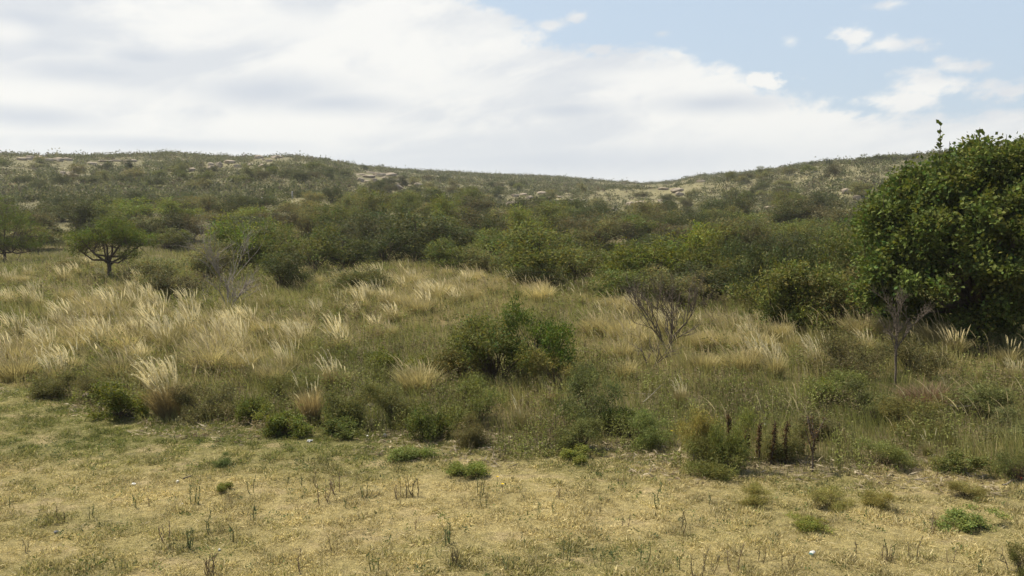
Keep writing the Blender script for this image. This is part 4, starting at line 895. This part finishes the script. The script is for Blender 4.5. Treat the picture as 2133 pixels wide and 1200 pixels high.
# ------------------------------------------------------------------ bushes of the rough and lawn edge
BG = (.125, .15, .043)
for X, t, b, w, k, c, lb in [
    (1118, 636, 792, 150, 'mid0', (.075, .105, .03), 'round dark green bush at the centre, right half'), (1035, 662, 800, 175, 'mid1', (.10, .125, .045), 'olive bush left half of the centre clump'), (960, 700, 790, 110, 'mid2', (.12, .125, .055), 'greyish low bush on the left flank of the centre clump'),
    (1160, 730, 810, 110, 'fine0', GREY, 'pale grey-green subshrub at the right foot of the centre bush'), (250, 808, 872, 140, 'low0', BG, 'bright green low bush beside the large feather grass tussock'), (575, 850, 905, 125, 'low1', BG, 'bright green low bush beside the narrow brown tussock'),
    (540, 830, 880, 80, 'low2', (.115, .145, .045), 'small green bush just behind the bright one left of brown tussock'), (890, 852, 915, 100, 'low3', (.09, .115, .038), 'dark green low bush at the lawn edge left of centre'), (1352, 858, 930, 115, 'fine1', (.13, .17, .07), 'rounded feathery grey-green mound at the lawn edge'), (1490, 915, 985, 125, 'fine2', BLUEG, 'blue-green feathery bush left of the dark dead stalks'),
    (1515, 850, 975, 105, 'fine0', BLUEG, 'taller blue-green bush touching the dark dead stalks'), (1450, 850, 960, 110, 'fine1', GREY, 'grey-green bush right of the feathery mound'), (1230, 770, 890, 130, 'fine2', (.12, .15, .068), 'bluish green weed bush right of the dead twigs'), (860, 745, 790, 70, 'low1', (.14, .17, .045), 'bright green bush left of the centre clump'),
    (780, 735, 785, 100, 'low2', BG, 'green low bush in the grass left of the bright one'), (975, 952, 990, 82, 'low3', BG, 'flat green bush standing alone on the lawn at centre'), (455, 945, 972, 48, 'fine0', (.13, .17, .07), 'small grey-green tuft bush on the lawn at left'), (470, 1000, 1022, 42, 'low0', (.14, .17, .05), 'small leafy plant on the lawn below the tuft bush'),
    (855, 920, 948, 90, 'low2', (.12, .15, .045), 'low green spreading plant just in front of the lawn edge'), (1195, 930, 960, 75, 'low0', BG, 'low bright plant at the lawn edge right of centre'), (1575, 1010, 1050, 80, 'fine1', GREY, 'grey-green cushion on the lawn below the dead stalks'), (1725, 1015, 1052, 90, 'fine2', GREY, 'middle grey-green cushion on the right lawn'),
    (1842, 1015, 1055, 80, 'fine0', GREY, 'third grey-green cushion on the right lawn'), (2010, 1045, 1092, 115, 'low1', (.13, .165, .055), 'wide green cushion near the right edge of the lawn'), (2010, 1000, 1035, 80, 'fine1', GREY, 'grey-green cushion just above the wide green one'), (1684, 1070, 1104, 72, 'low3', (.16, .19, .055), 'yellow-green small bush on the dry right lawn'),
    (1840, 915, 970, 110, 'fine2', (.12, .15, .055), 'olive bush on the right between dead stalks and yellow tussock'), (1990, 930, 985, 90, 'low0', (.11, .13, .05), 'dull green bush right of the yellowish tussock'), (2085, 860, 915, 150, 'fine0', (.13, .155, .075), 'grey-green wide bush at right edge of the rough'), (2132, 1130, 1205, 60, 'fine2', (.11, .12, .05), 'dark leafy bush cut by the right bottom corner'),
    (1740, 790, 835, 60, 'low3', (.17, .21, .05), 'yellow-green plant patch left of the slim leafless tree'), (1740, 770, 850, 130, 'fine1', (.12, .15, .055), 'olive bush behind the yellow-green patch'), (1900, 830, 900, 120, 'fine2', GREY, 'greyish bush below the slim leafless tree'), (1800, 800, 880, 120, 'fine0', (.13, .15, .07), 'grey bush at the foot of the slim leafless tree'),
    (2040, 800, 870, 150, 'fine1', (.13, .145, .065), 'pale bush in the right rough below the tree shade'), (1780, 700, 790, 130, 'fine2', (.13, .135, .07), 'greyish brush left of the slim leafless tree top'), (1900, 700, 780, 130, 'fine1', (.12, .125, .065), 'greyish brush behind the slim leafless tree'), (430, 800, 870, 120, 'fine2', (.12, .125, .065), 'grey-olive bush right of the large feather grass'),
    (740, 790, 880, 130, 'fine0', (.12, .14, .06), 'olive weed mound right of the white-plumed tussock'), (820, 800, 880, 120, 'fine1', (.125, .14, .06), 'grey-olive weed mound left of the dark green low bush'), (990, 790, 880, 140, 'fine2', (.12, .15, .055), 'green weed mound below the centre clump'), (700, 860, 905, 100, 'low1', (.115, .145, .05), 'green low plant right of the narrow brown tussock'),
    (960, 870, 925, 90, 'fine0', (.125, .13, .06), 'olive weeds at the lawn edge left of the three-plume tussock'), (1210, 870, 940, 100, 'fine1', (.12, .14, .06), 'olive weed mound at the lawn edge right of centre'), (610, 780, 850, 110, 'fine2', (.12, .135, .055), 'olive weed mound behind the bright low bushes'), (1290, 850, 910, 80, 'low2', (.11, .135, .05), 'green low plant left of the feathery mound'),
    (130, 770, 825, 110, 'fine0', (.12, .13, .055), 'olive weeds beside the wide yellow tussock'), (200, 780, 835, 90, 'fine1', (.13, .13, .065), 'greyish weeds above the bright green low bush'), (745, 560, 615, 100, 'mid2', (.10, .115, .045), 'olive round bush inside the golden grass bank'), (1620, 880, 950, 110, 'fine0', (.115, .12, .055), 'dull brush behind the dark dead stalks'),
    (2120, 930, 1000, 90, 'fine2', (.12, .14, .06), 'olive brush cut by the right edge above the lawn'), (1700, 860, 910, 120, 'fine1', (.14, .145, .07), 'pale brush above the bare patch on the right')]:
    o = add_shrub(X, t, b, w, k, c, 'low_bush'); tag(o, lb, 'bush', 'low bushes of the rough and lawn')
o = add_tuss(1940, 850, 55, 'dead', 'dark reddish brown dead grass clump among grey bushes on the right', 2.0)
o = add_tuss(1905, 850, 40, 'dead', 'left part of the dark brown dead grass clump on the right', 1.8)

# dead dock stalks
def dead_stalk(seed, h, arms):
    r_ = np.random.default_rng(seed); segs = []; acc = Acc(); tips = []
    branch(segs, (0, 0, -.02), (0, 0, 1), h * .55, .012, 0, r_, nseg=5, wob=.05)
    main = segs[:]; top = np.array(main[-1][3:6]); mid = np.array(main[2][3:6]); arm = []
    for i in range(arms):
        a = i * 6.28 / max(arms, 1) + r_.uniform(0, 1); st = mid if i % 2 else top
        branch(arm, st, (cos(a) * .32, sin(a) * .32, 1), h * .44, .008, 0, r_, nseg=4, wob=.06)
    if not arms: branch(arm, top, (0, 0, 1), h * .4, .008, 0, r_, nseg=4, wob=.05)
    S = np.array(main + arm); v, f = tubes(S, 5)
    o = empty('dead_stalk'); st = link('stem', mk_mesh('stem', v, f, MAT_BROWNWOOD, None, True), o)
    n = 380; i = r_.integers(1, len(S), n); t = r_.uniform(0, 1, (n, 1)); P = S[i, :3] + (S[i, 3:6] - S[i, :3]) * t + r_.normal(size=(n, 3)) * .012
    V, Fs = leaf_quads(P, r_.normal(size=(n, 3)) + np.array([0, 0, -.3]), .030 * r_.uniform(.5, 1.4, n), .5, r=r_)
    link('seed_heads', mk_mesh('seed_heads', V, Fs, MAT_LEAF, np.repeat(r_.uniform(.6, 1.4, (n, 1)), 4, 0) * np.ones((1, 3))), st, (.105, .068, .032)); return o
for i, (X, Y, h, arms, lb) in enumerate([(1582, 962, 85, 0, 'dark dead seed stalk, leftmost beside the blue-green bush'), (1606, 968, 95, 0, 'dark dead seed stalk, second from the blue-green bush'), (1634, 965, 90, 0, 'straight dark dead seed stalk in front of the bare patch'), (1670, 950, 75, 0, 'short reddish dead seed stalk left of the forked one'), (1692, 984, 118, 7, 'tallest dark dead stalk, forked like a candelabra'), (1556, 955, 60, 0, 'faint dead stalk inside the blue-green bush'), (1520, 940, 70, 0, 'thin dead stalk left inside the blue-green bush')]):
    p, mpp = hit(X, Y); o = dead_stalk(900 + i, h * 1.1 * mpp, arms); put(o, p, (1, 1, random.uniform(.85, 1.1)), random.uniform(0, 6), random.uniform(-.14, .14)); tag(o, lb, 'dead stalk', 'dead dark seed stalks')

# thin upright weeds on the lawn
def weed_proto(seed, stems, h):
    r_ = np.random.default_rng(seed); acc = Acc(); segs = []
    for i in range(stems):
        a = r_.uniform(0, 6.28); q = r_.uniform(0, .05); hh = h * r_.uniform(.6, 1.1); b = np.array([cos(a) * q, sin(a) * q, -.01]); e = b + np.array([r_.normal() * .12, r_.normal() * .12, 1]) * hh; m = (b + e) / 2 + r_.normal(size=3) * .008
        segs += [[*b, *m, .0032, .0026], [*m, *e, .0026, .0015]]
        n = 16; t = r_.uniform(.1, 1, (n, 1)); P = b + (e - b) * t; V, Fs = leaf_quads(P, r_.normal(size=(n, 3)) * .5 + np.array([0, 0, .9]), .022 * r_.uniform(.6, 1.3, n), .3, r=r_); acc.add(V, Fs, (1, 1, 1))
    v, f = tubes(segs, 4); acc.add(v, f, (.9, .8, .8)); return acc.mesh('weed_stalk', MAT_LEAF)
WD = [weed_proto(60 + i, s_, .16) for i, s_ in enumerate((1, 2, 3, 4, 6))]
wl = [(628, 1015, 45, 0), (600, 1010, 30, 0), (518, 1030, 40, 1), (405, 1055, 48, 2), (283, 1060, 50, 0), (310, 1055, 35, 0), (528, 1085, 60, 0), (345, 1130, 45, 2), (395, 1145, 55, 3), (430, 1115, 50, 1), (485, 1130, 70, 0), (440, 1200, 55, 4), (620, 1195, 50, 1), (675, 1050, 50, 2), (700, 1030, 45, 2), (655, 1020, 35, 1), (760, 1040, 35, 2),
      (830, 1040, 35, 2), (860, 1035, 50, 3), (866, 1105, 45, 0), (720, 1060, 40, 0), (935, 1135, 55, 3), (950, 1180, 45, 4), (910, 1160, 35, 1), (1000, 1035, 40, 2), (1010, 1060, 35, 1), (970, 1060, 25, 1), (1363, 1060, 55, 1), (1425, 1110, 60, 1), (1300, 1100, 35, 1), (1250, 1070, 25, 0), (1520, 1190, 65, 1), (1480, 1195, 45, 2), (1445, 1200, 70, 1), (1550, 1200, 55, 0),
      (1585, 1170, 45, 1), (1415, 1190, 60, 0), (1782, 1155, 50, 0), (1805, 1080, 42, 0), (1945, 1110, 55, 1), (1925, 1105, 40, 0), (1895, 1165, 55, 1), (1845, 1170, 45, 3), (1860, 1165, 50, 1), (2038, 1195, 55, 0), (1120, 1080, 35, 2), (1150, 1070, 30, 1), (1165, 1040, 45, 0), (130, 1090, 40, 1), (60, 1150, 35, 1), (190, 1080, 30, 2), (20, 1060, 35, 0), (250, 1190, 40, 1),
      (780, 1195, 45, 2), (700, 1150, 40, 1), (1240, 1180, 45, 1), (1180, 1170, 45, 2), (1340, 1170, 55, 1), (1640, 1190, 40, 2), (1700, 1060, 30, 1), (1610, 1140, 35, 0), (1975, 1170, 40, 1), (560, 1000, 25, 1), (480, 1050, 25, 1), (1090, 1140, 30, 1), (1060, 1190, 40, 2), (1290, 1010, 25, 1), (1480, 1050, 30, 1), (1040, 960, 40, 2), (985, 945, 35, 1)]
for X, Y, h, k in wl:
    p, mpp = hit(X, Y); o = link('weed_stalk', WD[k], None, random.choice([(.20, .22, .10), (.24, .21, .12), (.17, .20, .09), (.27, .22, .14)])); s_ = h * mpp / .16
    put(o, p, (max(s_, .7),) * 2 + (s_,), random.uniform(0, 6))
    row = 'along the bottom of the photo' if Y > 1140 else 'in the middle of the dry lawn' if Y > 1040 else 'on the far part of the lawn'
    side = 'left' if X < 500 else 'centre-left' if X < 1000 else 'centre-right' if X < 1500 else 'right'
    tag_zone(o, X, ('single' if k == 0 else 'branched') + ' thin upright weed', f'{row}, {side}', 'weed', 'thin upright weeds on the lawn')

# ------------------------------------------------------------------ litter, stones, sticks, flowers
def crumpled(name, mat, X, Y, w, h, label, cat, seed, color=None):
    import bmesh
    p, mpp = hit(X, Y); bm = bmesh.new(); bmesh.ops.create_icosphere(bm, subdivisions=2, radius=.5); r_ = np.random.default_rng(seed)
    for v in bm.verts: v.co = v.co * float(r_.uniform(.6, 1.1))
    me = bpy.data.meshes.new(name); bm.to_mesh(me); bm.free(); me.materials.append(mat)
    o = link(name, me); put(o, (p[0], p[1], p[2] + h * mpp * .4), (w * mpp, w * mpp * .7, h * mpp), random.uniform(0, 3)); tag(o, label, cat); return o
for i, (n, m, X, Y, w, h, lb, c) in enumerate([
    ('paper_scrap', MAT_WHITE, 645, 922, 15, 6, 'flat white scrap on the grass below the narrow brown tussock', 'litter'), ('paper_scrap', MAT_WHITE, 802, 912, 9, 10, 'small upright white scrap at the lawn edge', 'litter'), ('paper_scrap', MAT_WHITE, 765, 913, 7, 6, 'tiny white scrap left of the upright one', 'litter'),
    ('paper_scrap', MAT_WHITE, 370, 1008, 10, 9, 'white scrap beside the short stick on the left lawn', 'litter'), ('paper_scrap', MAT_WHITE, 277, 1012, 13, 5, 'pale scrap left of the one beside the short stick', 'litter'), ('paper_scrap', MAT_WHITE, 380, 1054, 7, 7, 'white scrap below the short stick', 'litter'), ('paper_scrap', MAT_WHITE, 457, 1148, 8, 5, 'white scrap low on the left lawn', 'litter'),
    ('paper_scrap', MAT_WHITE, 813, 849, 6, 5, 'white speck in the weeds left of the centre clump', 'litter'), ('paper_scrap', MAT_BLUE, 1702, 734, 9, 6, 'pale blue plastic scrap in the right grass', 'litter'), ('stone', MAT_ROCKG, 117, 1112, 14, 7, 'grey flat stone on the lower left lawn', 'stone'), ('stone', MAT_ROCK, 180, 832, 26, 16, 'tan stone at lawn edge left of the bright green bush', 'stone'),
    ('stone', MAT_ROCK, 192, 808, 22, 18, 'pale tan stone above the other at the left lawn edge', 'stone'), ('stone', MAT_ROCK, 1640, 930, 22, 8, 'pale stone on the bare patch behind the dead stalks', 'stone'), ('stone', MAT_ROCK, 1660, 945, 16, 7, 'small pale stone lower on the bare patch', 'stone'), ('stone', MAT_WHITE, 1594, 888, 7, 6, 'white pebble behind the dead stalks', 'stone'),
    ('stone', MAT_ROCK, 1090, 930, 14, 6, 'small pale stone on the bare edge below the plumed tussock', 'stone'), ('stone', MAT_ROCK, 1060, 924, 12, 5, 'little stone left on the bare edge below the plumed tussock', 'stone'), ('stone', MAT_ROCKG, 1232, 938, 16, 9, 'grey stone at the lawn edge right of centre', 'stone'), ('stone', MAT_ROCK, 1508, 990, 20, 7, 'tan stone at foot of the blue-green bush', 'stone'),
    ('stone', MAT_ROCK, 770, 848, 20, 9, 'reddish stone in the weeds right of the white-plumed tussock', 'stone'), ('stone', MAT_WHITE, 878, 526, 12, 8, 'pale stone caught between thicket shrubs', 'stone')]):
    crumpled(n, m, X, Y, w, h, lb, c, 700 + i)
# crushed cup
p, mpp = hit(1692, 1158); o = empty('crushed_cup'); put(o, (p[0], p[1], p[2] + .022), (.6, .6, .4), .9)
v, f = tubes([[-.055, 0, 0, .0, .004, .006, .030, .036], [.0, .004, .006, .05, 0, 0, .036, .028]], 14); link('cup_wall', mk_mesh('cup_wall', v, f, MAT_WHITE, None, True), o)
v, f = tubes([[-.064, 0, 0, -.055, 0, 0, .034, .034], [-.068, 0, 0, -.064, 0, 0, .004, .034]], 14); link('cup_rim', mk_mesh('cup_rim', v, f, MAT_TEAL, None, True), o)
tag(o, 'crushed white cup with teal rim lying on the lower right lawn', 'litter')
def stick(X0, Y0, X1, Y1, r, label, mat=MAT_DEAD, lift=.02, side=0):
    p, _ = hit(X0, Y0); q, _ = hit(X1, Y1); r_ = np.random.default_rng(int(X0)); k = 6; d = q - p
    pts = [d * t + np.array([0, r_.normal() * .02, lift + r_.normal() * .008]) for t in np.linspace(0, 1, k)]
    segs = [[*pts[i], *pts[i + 1], r * (1 - .1 * i), r * (1 - .1 * (i + 1))] for i in range(k - 1)]
    for _ in range(side): j = int(r_.integers(1, k - 1)); segs.append([*pts[j], *(pts[j] + unit(r_.normal(size=3) * np.array([1, 1, .2])) * np.linalg.norm(d) * .25), r * .5, r * .25])
    v, f = tubes(segs, 6); o = link('stick', mk_mesh('stick', v, f, mat, None, True)); put(o, p); tag(o, label, 'stick', 'fallen sticks'); return o
stick(382, 1002, 402, 996, .010, 'short dark stick on the left lawn', MAT_BROWNWOOD)
stick(1136, 944, 1166, 928, .006, 'pale stick pointing up at the lawn edge right of centre', lift=.03)
stick(2085, 1016, 2132, 1000, .008, 'pale stick at the right edge under the red scrap', side=1)
stick(1905, 1004, 1975, 996, .006, 'thin pale branch on the grass left of the red scrap', side=2)
stick(60, 826, 115, 832, .007, 'pale stick lying at the left lawn edge', side=1)
stick(1555, 888, 1610, 868, .007, 'pale stick behind the dead stalks', side=1)
stick(1340, 860, 1385, 815, .006, 'pale dead branch leaning behind the feathery mound', lift=.15, side=2)
stick(1980, 870, 2060, 862, .006, 'thin pale branch in the right rough', lift=.15, side=2)
stick(1015, 935, 1060, 942, .006, 'pale stick on the bare edge below the plumed tussock', side=1)
# red scrap
crumpled('plastic_scrap', MAT_RED, 2124, 1000, 18, 8, 'red plastic scrap on the stick at the right edge', 'litter', 801)
# yellow flowers
def flower(X, Y, label, s_=1.0):
    p, mpp = hit(X, Y); o = empty('yellow_flower'); put(o, p, (s_,) * 3, random.uniform(0, 6)); h = .07
    v, f = tubes([[0, 0, 0, .004, 0, h, .002, .0016]], 5); st = link('stem', mk_mesh('stem', v, f, MAT_BROWNWOOD), o)
    n = 9; a = np.arange(n) * 6.283 / n; D = np.stack([np.cos(a), np.sin(a), .45 + 0 * a], 1); V, Fs = leaf_quads(np.tile([.004, 0, h], (n, 1)), D, np.full(n, .018), .6, 3); link('petals', mk_mesh('petals', V, Fs, MAT_YELLOW), st)
    tag(o, label, 'flower', 'yellow flowers')
for X, Y, lb in [(1036, 1012, 'upper small yellow flower on the lawn at centre'), (1047, 1028, 'lower small yellow flower on the lawn at centre'), (1385, 920, 'small yellow flower at the right foot of the feathery mound'), (1400, 914, 'second yellow flower right of the feathery mound')]: flower(X, Y, lb, 1.3)

# haze: one even box of thin air
v = np.array([[x, y, z] for x in (-620, 620) for y in (-620, 640) for z in (-45, 60)], float)
fcs = np.array([[0, 1, 3, 2], [4, 6, 7, 5], [0, 4, 5, 1], [2, 3, 7, 6], [0, 2, 6, 4], [1, 5, 7, 3]])
hm, t = new_mat('thin_air'); pv = t.nodes.new('ShaderNodeVolumePrincipled'); pv.inputs['Color'].default_value = (.95, .95, .93, 1); pv.inputs['Density'].default_value = .0004; pv.inputs['Anisotropy'].default_value = .3
ou = t.nodes.new('ShaderNodeOutputMaterial'); t.links.new(pv.outputs[0], ou.inputs['Volume'])
HAZE = True
if HAZE:
    o = link('haze', mk_mesh('haze', v, fcs, hm)); o['kind'] = 'stuff'; tag(o, 'thin pale haze softening the far hills', 'haze')

finish_labels()
